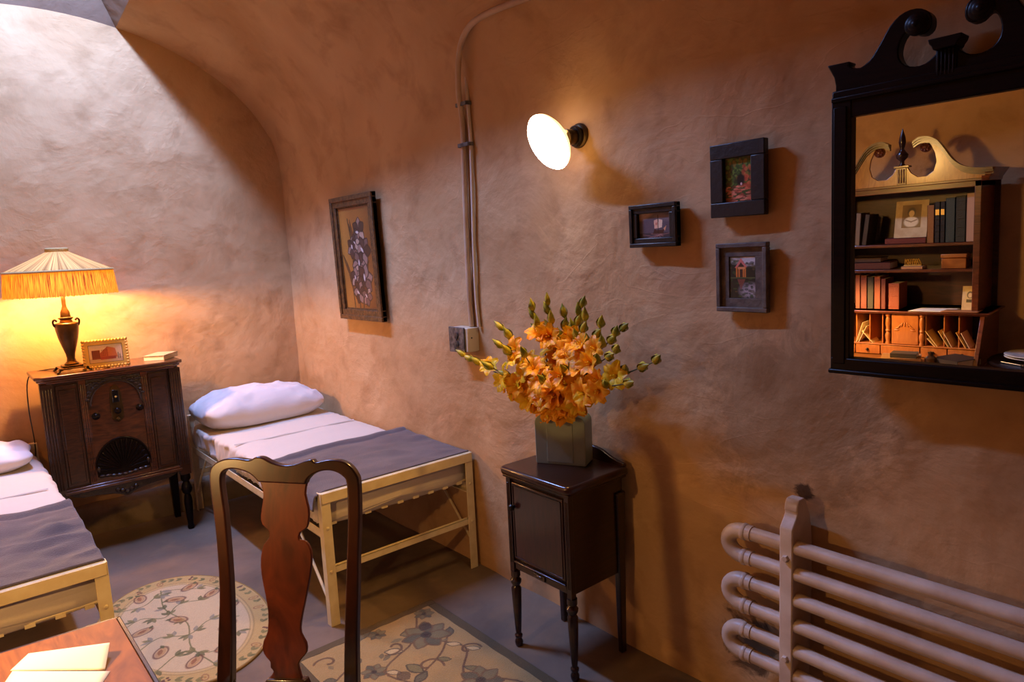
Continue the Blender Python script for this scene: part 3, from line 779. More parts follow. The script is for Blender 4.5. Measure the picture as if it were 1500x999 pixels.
d = mk('door', MB().box(ax0+.002, ax0+.016, ay0+.032, ay1-.032, .362, NZ-.055), M['mahogx'], ns, bevel=.004)
mk('door_knob', MB().lathe([(.006, 0), (.005, .008), (.011, .012), (.013, .018), (.009, .024), (.001, .026)], 16, frameM((ax0+.003, ay1-.045, .565), (0,1,0), (0,0,1), (-1,0,0))), M['bronze_d'], d)
mk('door_bead', MB().tube([(ax0+.001, ay0+.042, .372), (ax0+.001, ay1-.042, .372), (ax0+.001, ay1-.042, NZ-.066), (ax0+.001, ay0+.042, NZ-.066)], .002, 6, closed=True), M['mahog'], d)
m = MB().box(ax0+.006, ax0+.02, ay0+.03, ay1-.03, .318, .352).box(ax0-.001, ax0+.008, ay0+.03, ay1-.03, .345, .352)
mk('apron', m, M['mahog'], ns, bevel=.003)
mk('apron_ornament', MB().box(ax0+.001, ax0+.01, -.028, .028, .323, .341).sphere((ax0+.001, 0, .332), .008, 10, (.5, 2.4, .8)), M['walnut_d'], ns, bevel=.002)
prof = [(.012, 0), (.015, .008), (.016, .02), (.011, .032), (.015, .038), (.015, .046), (.010, .052), (.012, .07), (.017, .17), (.019, .235), (.013, .245), (.020, .258), (.021, .268), (.013, .278), (.018, .284), (.018, .305)]
for y in (ay0+.017, ay1-.017):
    mk('front_leg', MB().lathe(prof, 20, Matrix.Translation((ax0+.016, y, 0))), M['mahog'], ns)

vz = thing('vase', 'square sage green ceramic vase on the small dark cabinet', 'vase', (1.708, 1.772, NZ), math.atan2(-.894, .447))
# local x runs along the broad face, y is the depth (away from the room)
hw, hd = .0965, .044
pts = [(-hw+.004, 0), (hw-.004, 0), (hw, .004), (hw, .155)] + [(hw-.034+.034*math.cos(t), .155+.030*math.sin(t)) for t in [PI/2*k/6 for k in range(1, 7)]]
pts += [(.058, .186), (.055, .192), (.055, .208), (-.055, .208), (-.055, .192), (-.058, .186)]
pts += [(-hw+.034-.034*math.sin(t), .155+.030*math.cos(t)) for t in [PI/2*k/6 for k in range(0, 6)]] + [(-hw, .155), (-hw, .004)]
mk('vase_body', MB().prism(pts, 2*hd, frameM((0, hd, 0), (1,0,0), (0,0,1), (0,-1,0))), M['vase'], vz, bevel=.005, seg=3)
mk('vase_mouth_shade', MB().box(-.052, .052, -.036, .036, .2075, .210), M['black'], vz)  # flat black sheet standing for the shade inside the vase mouth
mk('raised_panel', MB().box(-.050, .050, -hd-.0025, -hd+.002, .010, .2075), M['vase'], vz, bevel=.0015)

mouth = Vector((1.708, 1.772, NZ+.20))
def petal_grid(m, T, length, width, curl, ruf, seed, nu=7, nv=6):
    def f(u, v):
        s = (u-.5)*2
        wv = width*math.sin(PI*min(1, .12+.80*v))**.8
        x = s*wv*.5; r = length*v
        y = r*math.sin(.55+curl*v*v)                      # outwards
        z = r*math.cos(.35+curl*v*v)                      # along the flower axis
        k = ruf*v*v*(math.sin(s*5+seed)+.6*math.sin(s*9+seed*2))
        z += k - abs(s)**2*width*.12*(1-v*1.6)
        y += k*.6
        return T @ Vector((x, y, z))
    m.grid(f, nu, nv)
def orient(d, roll=0):
    d = Vector(d).normalized()
    q = d.to_track_quat('Z', 'Y').to_matrix().to_4x4()
    return q @ Matrix.Rotation(roll, 4, 'Z')
def blossom(parent, p, d, size, mat, rnd):
    m = MB(); T0 = Matrix.Translation(p) @ orient(d, rnd.random()*6)
    op = rnd.uniform(.35, 1.0)
    for k in range(6):
        T = T0 @ Matrix.Rotation(k*PI/3, 4, 'Z')
        petal_grid(m, T, size*(1 if k % 2 else .92), size*.80, op, size*.055, rnd.random()*6)
    m.tube([T0 @ Vector((0, 0, -.012)), T0 @ Vector((0, 0, size*.25))], [.0035, .006], 8, cap=False)
    o = mk('blossom', m, mat, parent, angle=180)
    st = MB()
    for k in range(3):
        a = k*2.1; st.tube([T0 @ Vector((0, 0, size*.1)), T0 @ Vector((.006*math.cos(a), .006*math.sin(a), size*.62))], [.001, .0018], 5)
    mk('stamens', st, M['petal_y'], o)
def bud(parent, p, d, size, mat=None):
    m = MB(); T0 = Matrix.Translation(p) @ orient(d)
    m.lathe([(.0015, 0), (size*.14, size*.12), (size*.21, size*.34), (size*.17, size*.62), (size*.06, size*.88), (.0008, size)], 10, T0)
    for sg in (0, PI):
        T = T0 @ Matrix.Rotation(sg+.4, 4, 'Z')
        m.grid(lambda u, v: T @ Vector(((u-.5)*size*.34*math.sin(PI*(.1+.9*v)), size*.22*math.sin(PI*min(1,v*.9))+.002, size*.80*v)), 4, 5)
    mk('bud', m, mat or M['bud'], parent, angle=60)
glads = [ # tip (x,y,z), n blossoms, n buds, label
 ((1.60,2.235,1.092), 5, 4, 'gladiolus stem reaching furthest left, almost to the wall socket', 'petal_y', -.035),
 ((1.66,2.10,1.02), 4, 1, 'low orange gladiolus drooping left just above the cabinet edge', 'petal', -.02),
 ((1.62,1.995,1.212), 4, 3, 'yellow gladiolus spray leaning up to the left of the bouquet', 'petal_y', 0),
 ((1.58,1.955,1.150), 5, 3, 'gladiolus at the left middle with yellow opening buds', 'petal_y', 0),
 ((1.66,1.862,1.290), 3, 4, 'tall gladiolus left of the topmost stem, with two stacked buds', 'petal', 0),
 ((1.68,1.800,1.312), 5, 4, 'topmost gladiolus left of the centre of the bouquet', 'petal', 0),
 ((1.72,1.752,1.262), 4, 3, 'upright gladiolus at the centre back of the bouquet', 'petal', 0),
 ((1.70,1.645,1.306), 5, 4, 'tall gladiolus right of centre with pointed green tip', 'petal', 0),
 ((1.67,1.600,1.262), 5, 3, 'gladiolus with a yellow green bud beside the tall right stem', 'petal', 0),
 ((1.66,1.520,1.242), 5, 3, 'gladiolus leaning up right with thick dark green tip', 'petal', 0),
 ((1.62,1.392,1.246), 4, 4, 'long gladiolus leaning to the upper right edge of the bouquet', 'petal', 0),
 ((1.58,1.385,1.178), 5, 3, 'gladiolus at the right middle under the long upper right stem', 'petal', 0),
 ((1.60,1.245,1.158), 5, 3, 'gladiolus stem reaching furthest right over the cabinet side', 'petal', -.03),
 ((1.60,1.470,1.04), 4, 1, 'low orange gladiolus hanging over the right side of the vase', 'petal', -.02),
 ((1.54,1.690,1.08), 4, 1, 'orange gladiolus bending forward over the front of the vase', 'petal', 0),
 ((1.56,1.330,1.085), 5, 2, 'lower right gladiolus with open blossoms beside the long right stem', 'petal', -.01),
 ((1.62,1.68,.955), 2, 0, 'short gladiolus whose amber blossom hangs over the vase lip', 'petal', .05),
 ((1.58,2.02,1.06), 5, 2, 'lower left gladiolus with open blossoms under the yellow spray', 'petal', 0),
 ((1.56,1.80,1.13), 4, 2, 'gladiolus with large open orange blossoms at the front centre', 'petal', 0),
 ((1.58,1.60,1.12), 4, 1, 'gladiolus with big amber blossoms at the front right of the bouquet', 'petal', 0),
]
for gi, (tip, nb, nbud, lab, pm, sag) in enumerate(glads):
    rnd = random.Random(gi*13+5)
    g = thing('gladiolus', lab, 'flower', tuple(mouth + Vector((rnd.uniform(-.01, .01), rnd.uniform(-.02, .02), -.01))), 0, 'gladioli in the green vase')
    o0 = Vector(g.location); tipv = Vector(tip)-o0
    start = Vector((0, 0, -.05)); 
    mid = tipv*.5 + Vector((0, 0, .35*abs(tipv.y)*.25+sag))
    cur = bez([start, Vector((tipv.x*.12, tipv.y*.12, .02)), mid, tipv], 8)
    mk('stem', MB().tube(cur, [.0042-.0024*i/(len(cur)-1) for i in range(len(cur))], 8), M['stem'], g)
    def at(t):
        k = t*(len(cur)-1); i = min(int(k), len(cur)-2); return cur[i].lerp(cur[i+1], k-i), (cur[i+1]-cur[i]).normalized()
    for k in range(nb):
        t = .32 + .46*k/max(1, nb-1); p, tg = at(t)
        side = Vector((-.75 + rnd.uniform(-.3, .3), rnd.uniform(-.8, .8), rnd.uniform(-.35, .5)))
        dd = (tg*.55+side).normalized()
        blossom(g, p + dd*rnd.uniform(.012, .028), dd, rnd.uniform(.056, .070)*(1-.22*k/nb), M[pm] if rnd.random() < .8 else M['petal_y' if pm == 'petal' else 'petal'], rnd)
    for k in range(nbud):
        t = .80 + .17*k/max(1, nbud-1); p, tg = at(min(t, .985))
        s = (-1)**k
        dd = (tg + Vector((-.25, s*.45, .15))*(1-.7*k/nbud)).normalized()
        bud(g, p, dd, .064-.004*k, M['bud'] if (k or pm == 'petal') else M['petal_y'])
    # a sword leaf
    if gi % 3 == 0:
        lp = at(.5)[0]*.9+Vector((-.02, rnd.uniform(-.03, .03), .05))
        dv = (lp-start*.2)
        sd = dv.cross(Vector((-1, 0, .1))).normalized()
        m = MB().grid(lambda u, v: start*.2 + dv*v*1.1 + sd*(u-.5)*.018*math.sin(PI*(.15+.85*v)) + Vector((-.01, 0, 0))*math.sin(v*3), 3, 8)
        mk('leaf', m, M['stem'], g, angle=180)

# ------------------------------------------------------------------ dining chair (seen from behind the backrest plane)
ch = thing('dining_chair', 'dark mahogany splat back chair with striped seat in the foreground', 'chair', (.562, 1.607, 0))
U = Vector((.692, -.722, 0)); FD = Vector((-.722, -.692, 0)); rk = .173
V = Vector((-FD.x*rk, -FD.y*rk, 1.0)); Wn = U.cross(V).normalized()
def CP(s, z, w=0): return U*s + Vector((-FD.x*rk*(z-.45), -FD.y*rk*(z-.45), z)) + Wn*w
TM = Matrix(((U.x, V.x, Wn.x, 0), (U.y, V.y, Wn.y, 0), (U.z, V.z, Wn.z, 0), (0,0,0,1))) 
TM = Matrix.Translation(Vector((FD.x*rk*.45, FD.y*rk*.45, 0))) @ TM
outL = [(-.189,.445),(-.183,.562),(-.178,.679),(-.184,.798),(-.191,.869),(-.199,.929),(-.2,.971),(-.188,.992),(-.162,1.004),(-.129,1.006),(-.093,1.001),(-.076,1.008),(-.058,1.007),(-.032,.994),(0,.986),(.032,.989),(.057,.997),(.073,.999),(.083,.992),(.114,.998),(.146,.996),(.171,.984),(.189,.960),(.194,.937),(.194,.855),(.189,.768),(.186,.681),(.181,.567),(.18,.445)]
inR = [(.144,.445),(.148,.566),(.154,.681),(.159,.768),(.163,.855),(.162,.937),(.151,.958),(.127,.970),(.101,.971),(.076,.963),(.060,.950),(.055,.938)]
inL = [(-.070,.945),(-.084,.960),(-.103,.971),(-.129,.978),(-.149,.978),(-.163,.972),(-.169,.959),(-.168,.929),(-.160,.869),(-.154,.797),(-.147,.679),(-.146,.563),(-.148,.445)]
poly = cr2(outL, 3) + cr2(inR, 3) + cr2(inL, 3)
T2 = TM @ Matrix.Translation((0, 0, -.013))
mk('back_frame', MB().prism(poly, .027, T2), M['chairframe'], ch, bevel=.009, seg=4, angle=60)
spL = [(-.068,.95),(-.068,.942),(-.061,.922),(-.062,.898),(-.068,.862),(-.065,.839),(-.049,.824),(-.047,.806),(-.062,.788),(-.070,.756),(-.069,.715),(-.059,.662),(-.053,.622),(-.055,.575),(-.066,.552),(-.069,.529),(-.060,.512),(-.049,.500),(-.049,.486),(-.041,.477),(-.054,.457)]
spR = [(.034,.457),(.028,.479),(.025,.496),(.034,.510),(.047,.525),(.046,.548),(.033,.571),(.034,.599),(.045,.646),(.058,.704),(.064,.744),(.063,.774),(.050,.797),(.033,.800),(.035,.818),(.053,.829),(.059,.850),(.059,.879),(.051,.914),(.056,.941),(.056,.95)]
mk('back_splat', MB().prism(cr2(spL, 2)+cr2(spR, 2), .011, TM @ Matrix.Translation((0, 0, -.005))), M['chairwood'], ch, bevel=.0025, angle=50)
# shoe under the splat
mk('splat_shoe', MB().prism([(-.07, .440), (.055, .440), (.045, .462), (-.055, .462)], .028, TM @ Matrix.Translation((0, 0, -.012))), M['chairframe'], ch, bevel=.004)
def seat_pt(s, f, z): return U*s + FD*f + Vector((0, 0, z))
SB, SF, SD = .192, .235, .40
mk('seat_rail', MB().hexa([seat_pt(-SB, .0, .385), seat_pt(SB, .0, .385), seat_pt(SF, SD, .385), seat_pt(-SF, SD, .385), seat_pt(-SB, .0, .442), seat_pt(SB, .0, .442), seat_pt(SF, SD, .442), seat_pt(-SF, SD, .442)]), M['chairframe'], ch, bevel=.008)
cs = Canvas(1, 1, 160, 80, S(150,140,100))
for i in range(14):
    cs.rect(i/14, i/14+.030, 0, 1, S(112,104,66)); cs.rect(i/14+.038, i/14+.046, 0, 1, S(206,190,140))
cs.speck(.1)
def seatf(X, Y):
    s = (X-.5)*2; wd = SB-.012+(SF-SB)*Y; sx = s*wd; f = .022+(SD-.034)*Y
    e = np.clip(np.minimum(1-np.abs(s), np.minimum(Y, 1-Y)*2)*8, 0, 1)
    z = .440+.030*np.sqrt(e)
    return U.x*sx+FD.x*f, U.y*sx+FD.y*f, z
cs.build('seat_cushion', seatf, M['stripe'], ch)
for sg in (-1, 1):
    # cabriole front leg
    base = seat_pt(sg*(SF-.02), SD-.02, 0); out = (U*sg+FD).normalized()
    pts = bez([base+Vector((0,0,.40)), base+out*.012+Vector((0,0,.33)), base+out*.006+Vector((0,0,.20)), base-out*.004+Vector((0,0,.08)), base+out*.012+Vector((0,0,.02)), base+out*.018], 5)
    n = len(pts); rr = [.028*(1-i/n)+.013 if i < n*.75 else .016+.012*(i/n-.75)*4 for i in range(n)]
    mk('front_leg', MB().tube(pts, rr, 12), M['chairframe'], ch)
    b0 = U*(sg*.164)
    mk('rear_leg', MB().tube([b0+Vector((0,0,.452)), b0+Vector((0,0,.3)), b0-FD*.02+Vector((0,0,.12)), b0-FD*.06], [.019, .018, .017, .015], 8), M['chairframe'], ch)

# ------------------------------------------------------------------ rugs
ol = M['olive']
rx0, rx1, ry0, ry1 = .835, 1.484, 1.15, 2.412
rg = thing('area_rug', 'rectangular beige rug with grey flowers and dark olive border', 'rug', (rx0, ry0, 0), 0)
w_, h_ = rx1-rx0-.08, ry1-ry0-.08
cv = Canvas(w_, h_, 270, 520, S(162,130,74))
G1, G2, G3, BR, DK, LT, GR = S(84,78,54), S(112,100,64), S(56,46,30), S(100,70,38), S(48,26,20), S(192,164,110), S(112,102,58)
def flower(cv, x, y, r, c1, c2, cc, n=6, ph=0, outl=None):
    for k in range(n): cv.leaf(x, y, r, r*.30, ph+2*PI*k/n, c1 if k % 2 else c2, 1, outl)
    cv.ell(x, y, r*.22, r*.22, cc); cv.ell(x, y, r*.10, r*.10, DK)
def scroll(cv, x, y, r, a0, turns, col, wd, dirn=1):
    pts = [(x+r*(1-t)*math.cos(a0+dirn*t*turns*2*PI), y+r*(1-t)*math.sin(a0+dirn*t*turns*2*PI)) for t in [k/24 for k in range(22)]]
    cv.line(pts, wd, col)
rgx, rgy = 0, 0
rndr = random.Random(3)
W1 = w_
vines = [[(.02, .2), (.15, .35), (.10, .55), (.25, .70), (.20, .9), (.38, 1.0), (.5, 1.16)], [(.55, .1), (.42, .3), (.52, .5), (.40, .68), (.50, .82), (.42, .98)], [(.05, .98), (.16, 1.05), (.22, 1.15)], [(.3, .8), (.42, .86), (.54, .98)]]
for vn in vines: cv.line(cr2(vn, 6), .0042, BR)
for vn in vines:
    P = cr2(vn, 3)
    for i, (x, y) in enumerate(P):
        if i % 2 == 0: cv.leaf(x, y, rndr.uniform(.05, .09), rndr.uniform(.012, .022), rndr.uniform(0, 6.28), rndr.choice([G1, G2, GR, LT]), .9, G3)
for (x, y, r, ph) in ((.44, 1.0, .10, .2), (.17, .93, .05, .7), (.12, .66, .085, .1), (.42, .62, .085, 1.0), (.22, .36, .10, .5), (.48, .34, .07, 0), (.12, .08, .08, .3), (.52, 1.14, .045, .4), (.30, 1.14, .04, .9)):
    flower(cv, x, y, r, G1, G2, G3, 7, ph, BR)
for (x, y, r) in ((.30, 1.02, .055), (.07, 1.10, .05), (.33, .82, .06), (.5, .80, .05), (.08, .45, .05), (.36, .48, .05), (.5, .18, .05), (.3, .14, .05), (.06, .82, .045)):
    scroll(cv, x, y, r, rndr.uniform(0, 6), .8, BR, .0045, rndr.choice([-1, 1]))
for (x, y) in ((.5, 1.07), (.24, .80), (.4, .2), (.02, .3)): cv.leaf(x, y, .07, .026, rndr.uniform(0, 6), DK, .7)
for k in range(26):
    cv.leaf(rndr.uniform(0, w_), rndr.uniform(0, h_), rndr.uniform(.03, .055), rndr.uniform(.008, .014), rndr.uniform(0, 6.28), rndr.choice([G2, GR, G1]), .75, None)
cv.speck(.10, 4)
cv.build('rug_field', lambda X, Y: (X+.04, Y+.04, .010+.0012*np.sin(X*60)*np.sin(Y*50)), M['rug'], rg)
m = MB()
RW_, RH_ = rx1-rx0, ry1-ry0
m.box(0, RW_, 0, .042, 0, .011).box(0, RW_, RH_-.042, RH_, 0, .011).box(0, .042, .042, RH_-.042, 0, .011).box(RW_-.042, RW_, .042, RH_-.042, 0, .011)
m.box(.03, RW_-.03, .03, RH_-.03, 0, .0075)
mk('rug_binding', m, ol, rg, bevel=.003)

ocx, ocy, orx, ory = .629, 3.00, .328, .514
og = thing('oval_rug', 'oval cream floral rug with gold border between the beds', 'rug', (ocx, ocy, 0))
cv = Canvas(2*orx, 2*ory, 300, 460, S(186,152,88))
cv.ell(orx, ory, orx*.78, ory*.84, S(150,120,66), soft=.02); cv.ell(orx, ory, orx*.765, ory*.83, S(196,164,104), soft=.02)
cv.ell(orx, ory, orx*.735, ory*.805, S(150,120,66), soft=.02); cv.ell(orx, ory, orx*.725, ory*.797, S(200,172,126), soft=.02)
GN, GN2, RB, RB2, TN = S(82,82,34), S(112,104,50), S(98,44,20), S(134,72,34), S(170,120,58)
rr_ = random.Random(11)
for k in range(58):    # border leaves and berries
    a = 2*PI*k/58; q = rr_.uniform(.87, .93)
    x, y = orx+orx*q*math.cos(a), ory+ory*(q+.01)*math.sin(a)
    if k % 7 == 3:
        for j in range(5): cv.ell(x+rr_.uniform(-.012, .012), y+rr_.uniform(-.012, .012), .006, .006, S(96,50,32))
    elif k % 7 == 0:
        cv.ell(x, y, .020, .012, RB2, rot=a, ring=.25); cv.ell(x, y, .008, .005, TN, rot=a)
    else:
        for j in (-.5, .4): cv.leaf(x, y, .032, .008, a+PI/2+j, rr_.choice([GN, GN2]), .85)
vn = [[(.10, .62), (.2, .68), (.28, .62), (.36, .70), (.46, .66)], [(.12, .40), (.22, .46), (.32, .40), (.42, .46), (.52, .40)], [(.16, .22), (.26, .28), (.36, .20), (.48, .28)], [(.14, .82), (.24, .80), (.34, .88), (.46, .80)], [(.33, .12), (.30, .3), (.34, .5), (.30, .7), (.33, .9)]]
for q in vn: cv.line(cr2(q, 6), .0026, GN2)
for q in vn:
    for i, (x, y) in enumerate(cr2(q, 4)):
        if i % 3 == 0:
            a = rr_.uniform(0, 6.28)
            for j in (-.7, 0, .7): cv.leaf(x, y, .046, .009, a+j, rr_.choice([GN, GN2, S(130,122,100)]), .85)
for (x, y, a) in ((.44, .84, .5), (.50, .70, .6), (.52, .52, .3), (.46, .36, .5), (.40, .20, .3), (.24, .88, 1.4), (.18, .56, .2), (.2, .34, 1), (.32, .56, 2.2), (.28, .18, .8), (.36, .76, 2.6)):
    cv.ell(x, y, .040, .024, RB, rot=a, ring=.24); cv.ell(x, y, .034, .018, TN, rot=a, a=.7); cv.leaf(x-.02*math.cos(a), y-.02*math.sin(a), .045, .009, a+.15, RB2, .8); cv.leaf(x+.03*math.cos(a), y+.03*math.sin(a), .03, .008, a+.7, GN, .9)
cv.speck(.08, 8)
D = np.hypot((cv.X-orx)/orx, (cv.Y-ory)/ory)
cv.build('rug_field', lambda X, Y: (X-orx, Y-ory, .0095+0*X), M['rug'], og, mask=(D < .985))
m = MB()
n = 120
m.prism([(.98*orx*math.cos(2*PI*k/n), .98*ory*math.sin(2*PI*k/n)) for k in range(n)], .006, Matrix.Identity(4))
m.tube([(.985*orx*math.cos(2*PI*k/n), .985*ory*math.sin(2*PI*k/n), .0055) for k in range(n)], .0055, 8, closed=True)
mk('rug_edge', m, simple('gold_binding', S(150,118,62), .9, bump=.6, bscale=300), og)

# ------------------------------------------------------------------ things on the right wall
def wall_frame(name, label, cat, yc, zc, w, h, fw, depth, fmat, cv, lean=0, inner=None, group=None, step=True):
    """hangs on the right wall; local x = along the wall towards the viewer (-Y), y up, z out (-X)"""
    r = thing(name, label, cat, (XR-.012, yc, zc-h/2), 0, group)
    th = R(lean)
    T = frameM((0, 0, 0), (0,-1,0), (-math.sin(th), 0, math.cos(th)), (-math.cos(th), 0, -math.sin(th)))
    m = MB()
    for (a, b, c, d) in ((-w/2, w/2, 0, fw), (-w/2, w/2, h-fw, h), (-w/2, -w/2+fw, fw, h-fw), (w/2-fw, w/2, fw, h-fw)):
        m.prism([(a, c), (b, c), (b, d), (a, d)], depth, T)
    if step:
        g = fw*.45
        for (a, b, c, d) in ((-w/2, w/2, 0, g), (-w/2, w/2, h-g, h), (-w/2, -w/2+g, g, h-g), (w/2-g, w/2, g, h-g)):
            m.prism([(a, c), (b, c), (b, d), (a, d)], depth*1.28, T)
    mk('frame_rim', m, fmat, r, bevel=.0025)
    dz = depth*.45
    if inner:
        iw, im = inner
        m = MB()
        for (a, b, c, d) in ((-w/2+fw*.9, w/2-fw*.9, fw*.9, fw+iw), (-w/2+fw*.9, w/2-fw*.9, h-fw-iw, h-fw*.9), (-w/2+fw*.9, -w/2+fw+iw, fw+iw, h-fw-iw), (w/2-fw-iw, w/2-fw*.9, fw+iw, h-fw-iw)):
            m.prism([(a, c), (b, c), (b, d), (a, d)], dz+.003, T)
        mk('mat_board', m, im, r, bevel=.001)
    mk('backing', MB().prism([(-w/2+fw*.5, fw*.5), (w/2-fw*.5, fw*.5), (w/2-fw*.5, h-fw*.5), (-w/2+fw*.5, h-fw*.5)], dz*.8, T), M['carved'], r)
    if name == 'picture_frame': cv.c *= 1.45
    def fn(X, Y):
        x = X-cv.w/2; y = Y+(h-cv.h)/2
        return tuple(T[k][0]*x+T[k][1]*y+T[k][2]*dz for k in range(3))
    cv.build('picture', fn, M['picture'], r)
    return r
# iris painting
pw, ph = .49, .69
cv = Canvas(pw-.13, ph-.13, 150, 300, S(146,92,36))
cw, chh = cv.w, cv.h
t = cv.Y/chh; s = cv.X/cw
cv.c = cv.c*(.85+.35*np.clip(1.2-s-.3*t, 0, 1))[..., None]
cv.put(np.clip(1.4*(s-.45)+.6*(.5-t), 0, 1), S(92,44,20), .8); cv.put(np.clip(.9-3*np.abs(s-.12), 0, 1), S(178,124,52), .6)
for k in range(5): cv.ell(rndr.uniform(0, cw), rndr.uniform(0, chh), .10, .07, S(160,96,38), rot=rndr.uniform(0, 3), a=.25, soft=1)
for (x0, y0, x1, y1) in ((.16, 0, .13, .30), (.2, 0, .22, .42), (.1, 0, .05, .25), (.24, .02, .28, .3), (.12, .2, .10, .5), (.14, .3, .11, .47)):
    cv.line(cr2([(x0, y0), ((x0+x1)/2+.015, (y0+y1)/2), (x1, y1)], 5), .005, S(60,40,22))
for (x, y, l, a) in ((.12, .05, .2, 1.9), (.18, .05, .24, 1.3), (.2, .1, .2, 1.0), (.1, .15, .18, 2.1), (.16, .3, .2, 1.75)): cv.leaf(x, y, l, .012, a, S(96,58,30), .9, S(40,24,16))
def iris(x, y, r, a):
    for k in range(6):
        cv.leaf(x, y, r, r*.36, a+k*PI/3+.2*math.sin(k*3), rndr.choice([S(140,112,98), S(104,78,70), S(170,140,118), S(72,48,42), S(58,38,32)]), .92, S(40,22,18))
    cv.ell(x, y, r*.18, r*.2, S(60,38,36)); cv.leaf(x, y-.01, r*.5, r*.1, a+1.5, S(210,196,186), .8)
for (x, y, r, a) in ((.22, .43, .075, 1.5), (.13, .34, .065, .4), (.255, .32, .085, .9), (.19, .245, .08, 0), (.14, .17, .065, .6), (.24, .16, .095, .2), (.165, .09, .07, 1.1), (.25, .07, .06, .8), (.17, .37, .05, 1)):
    iris(x, y, r, a)
cv.speck(.14, 5)
wall_frame('painting', 'tall framed painting of pale irises on orange brown, left of the pipe', 'painting', 3.478, 1.495, pw, ph, .058, .026, M['frame_brown'], cv, 1.3, (.008, M['frame_brown']))
# ship
cv = Canvas(.128, .092, 110, 80, S(84,74,82))
cv.rect(0, .128, 0, .022, S(54,44,50)); cv.ell(.02, .08, .04, .012, S(176,150,130), rot=.3, a=.7, soft=.8); cv.ell(.10, .07, .04, .01, S(120,104,104), rot=-.2, a=.7, soft=.9)
for k in range(14): cv.line([(rndr.uniform(0,.1), rndr.uniform(.002,.022))]*1+[(rndr.uniform(.03,.128), rndr.uniform(.002,.022))], .0012, S(150,110,104), .6)
cv.poly([(.055,.018),(.062,.034),(.072,.030),(.094,.030),(.102,.036),(.098,.018)], S(60,30,22))
cv.poly([(.062,.036),(.060,.062),(.076,.066),(.076,.036)], S(214,170,140)); cv.poly([(.078,.036),(.079,.066),(.095,.062),(.092,.038)], S(230,190,160)); cv.line([(.077,.02),(.077,.078)], .0014, S(40,26,20)); cv.line([(.10,.03),(.112,.046)], .001, S(60,40,30)); cv.poly([(.098,.034),(.110,.044),(.104,.026)], S(200,150,110))
cv.poly([(.066,.046),(.066,.054),(.074,.055),(.074,.047)], S(170,60,40), .6)
cv.speck(.15, 6)
wall_frame('picture_frame', 'small black frame with a photo of a sailing ship, right of the wall lamp', 'picture', 1.4265, 1.557, .19, .14, .030, .022, M['frame_black'], cv, 1)
# woodland tunnel
cv = Canvas(.088, .126, 90, 130, S(52,70,28))
for k in range(130): cv.ell(rndr.uniform(0, .088), rndr.uniform(.05, .126), rndr.uniform(.003,.009), rndr.uniform(.002,.006), rndr.choice([S(60,96,34), S(96,130,50), S(34,50,20), S(120,100,40), S(70,60,30)]), rot=rndr.uniform(0, 3), a=.8)
for k in range(90): cv.ell(rndr.uniform(0, .088), rndr.uniform(0, .045), rndr.uniform(.004,.012), rndr.uniform(.001,.004), rndr.choice([S(190,96,70), S(150,70,50), S(210,130,100), S(110,50,36)]), a=.8)
for k in range(20): cv.ell(rndr.uniform(.055, .088), rndr.uniform(.04, .1), .006, .006, rndr.choice([S(160,60,40), S(190,100,60)]), a=.7)
cv.ell(.050, .062, .013, .018, S(20,14,12), soft=.5); cv.ell(.052, .050, .003, .004, S(220,180,180)); cv.speck(.2, 7)
wall_frame('picture_frame', 'wide black frame with a woodland path photo, highest of the three frames', 'picture', 1.119, 1.671, .176, .212, .043, .024, M['frame_black'], cv, .8, step=False)
# boathouse reflection
cv = Canvas(.082, .122, 90, 130, S(26,32,24))
cv.ell(.062, .112, .03, .016, S(190,186,184), soft=.8); cv.ell(.066, .022, .03, .02, S(150,146,150), soft=.9); cv.ell(.016, .112, .014, .01, S(170,168,160), soft=.9)
for k in range(70): cv.ell(rndr.uniform(0, .082), rndr.uniform(0, .122), rndr.uniform(.003,.008), rndr.uniform(.002,.005), rndr.choice([S(24,40,24), S(50,76,36), S(20,26,20), S(80,70,40)]), a=.7)
cv.poly([(.020,.062),(.020,.092),(.036,.112),(.052,.094),(.052,.062)], S(64,40,30)); cv.poly([(.016,.090),(.036,.118),(.056,.092),(.050,.090),(.036,.106),(.022,.088)], S(196,110,100))
for x in (.022, .030, .044, .050): cv.line([(x, .062), (x, .090)], .0022, S(206,120,50))
cv.rect(.026, .048, .086, .092, S(210,140,90)); cv.rect(.0, .082, .058, .062, S(70,84,50)); cv.poly([(.024,.056),(.036,.024),(.050,.056)], S(120,66,54), .8)
cv.speck(.2, 8)
wall_frame('picture_frame', 'grey wooden frame with a house mirrored in water, lowest of the three frames', 'picture', 1.1085, 1.386, .166, .204, .014, .022, M['frame_grey'], cv, .8, (.026, M['frame_grey']), step=False)

# conduit, cable, socket box
cond = [(1.772,1.80,2.395),(1.768,1.965,2.404),(1.764,2.10,2.410),(1.762,2.20,2.408),(1.764,2.28,2.394),(1.772,2.35,2.350),(1.79,2.405,2.27),(1.815,2.445,2.17),(1.836,2.458,2.06),(1.836,2.462,1.9),(1.836,2.470,1.7),(1.836,2.476,1.5),(1.836,2.478,1.3),(1.836,2.474,1.165)]
cond = [(1.80,1.60,2.36)] + cond
o = mk('conduit_pipe', MB().tube(bez(cond, 6), .0125, 12), M['pipe']); tag(o, 'plaster-painted conduit curving from the vault down to the socket box', 'pipe')
cab = [(1.842,2.420,2.27),(1.84,2.418,2.16),(1.84,2.414,2.05),(1.84,2.412,1.95),(1.84,2.421,1.73),(1.84,2.432,1.5),(1.84,2.434,1.3),(1.84,2.425,1.166)]
o = mk('wall_cable', MB().tube(bez(cab, 6), .008, 10), M['pipe2']); tag(o, 'thin pale cable running down the wall just right of the conduit', 'cable')
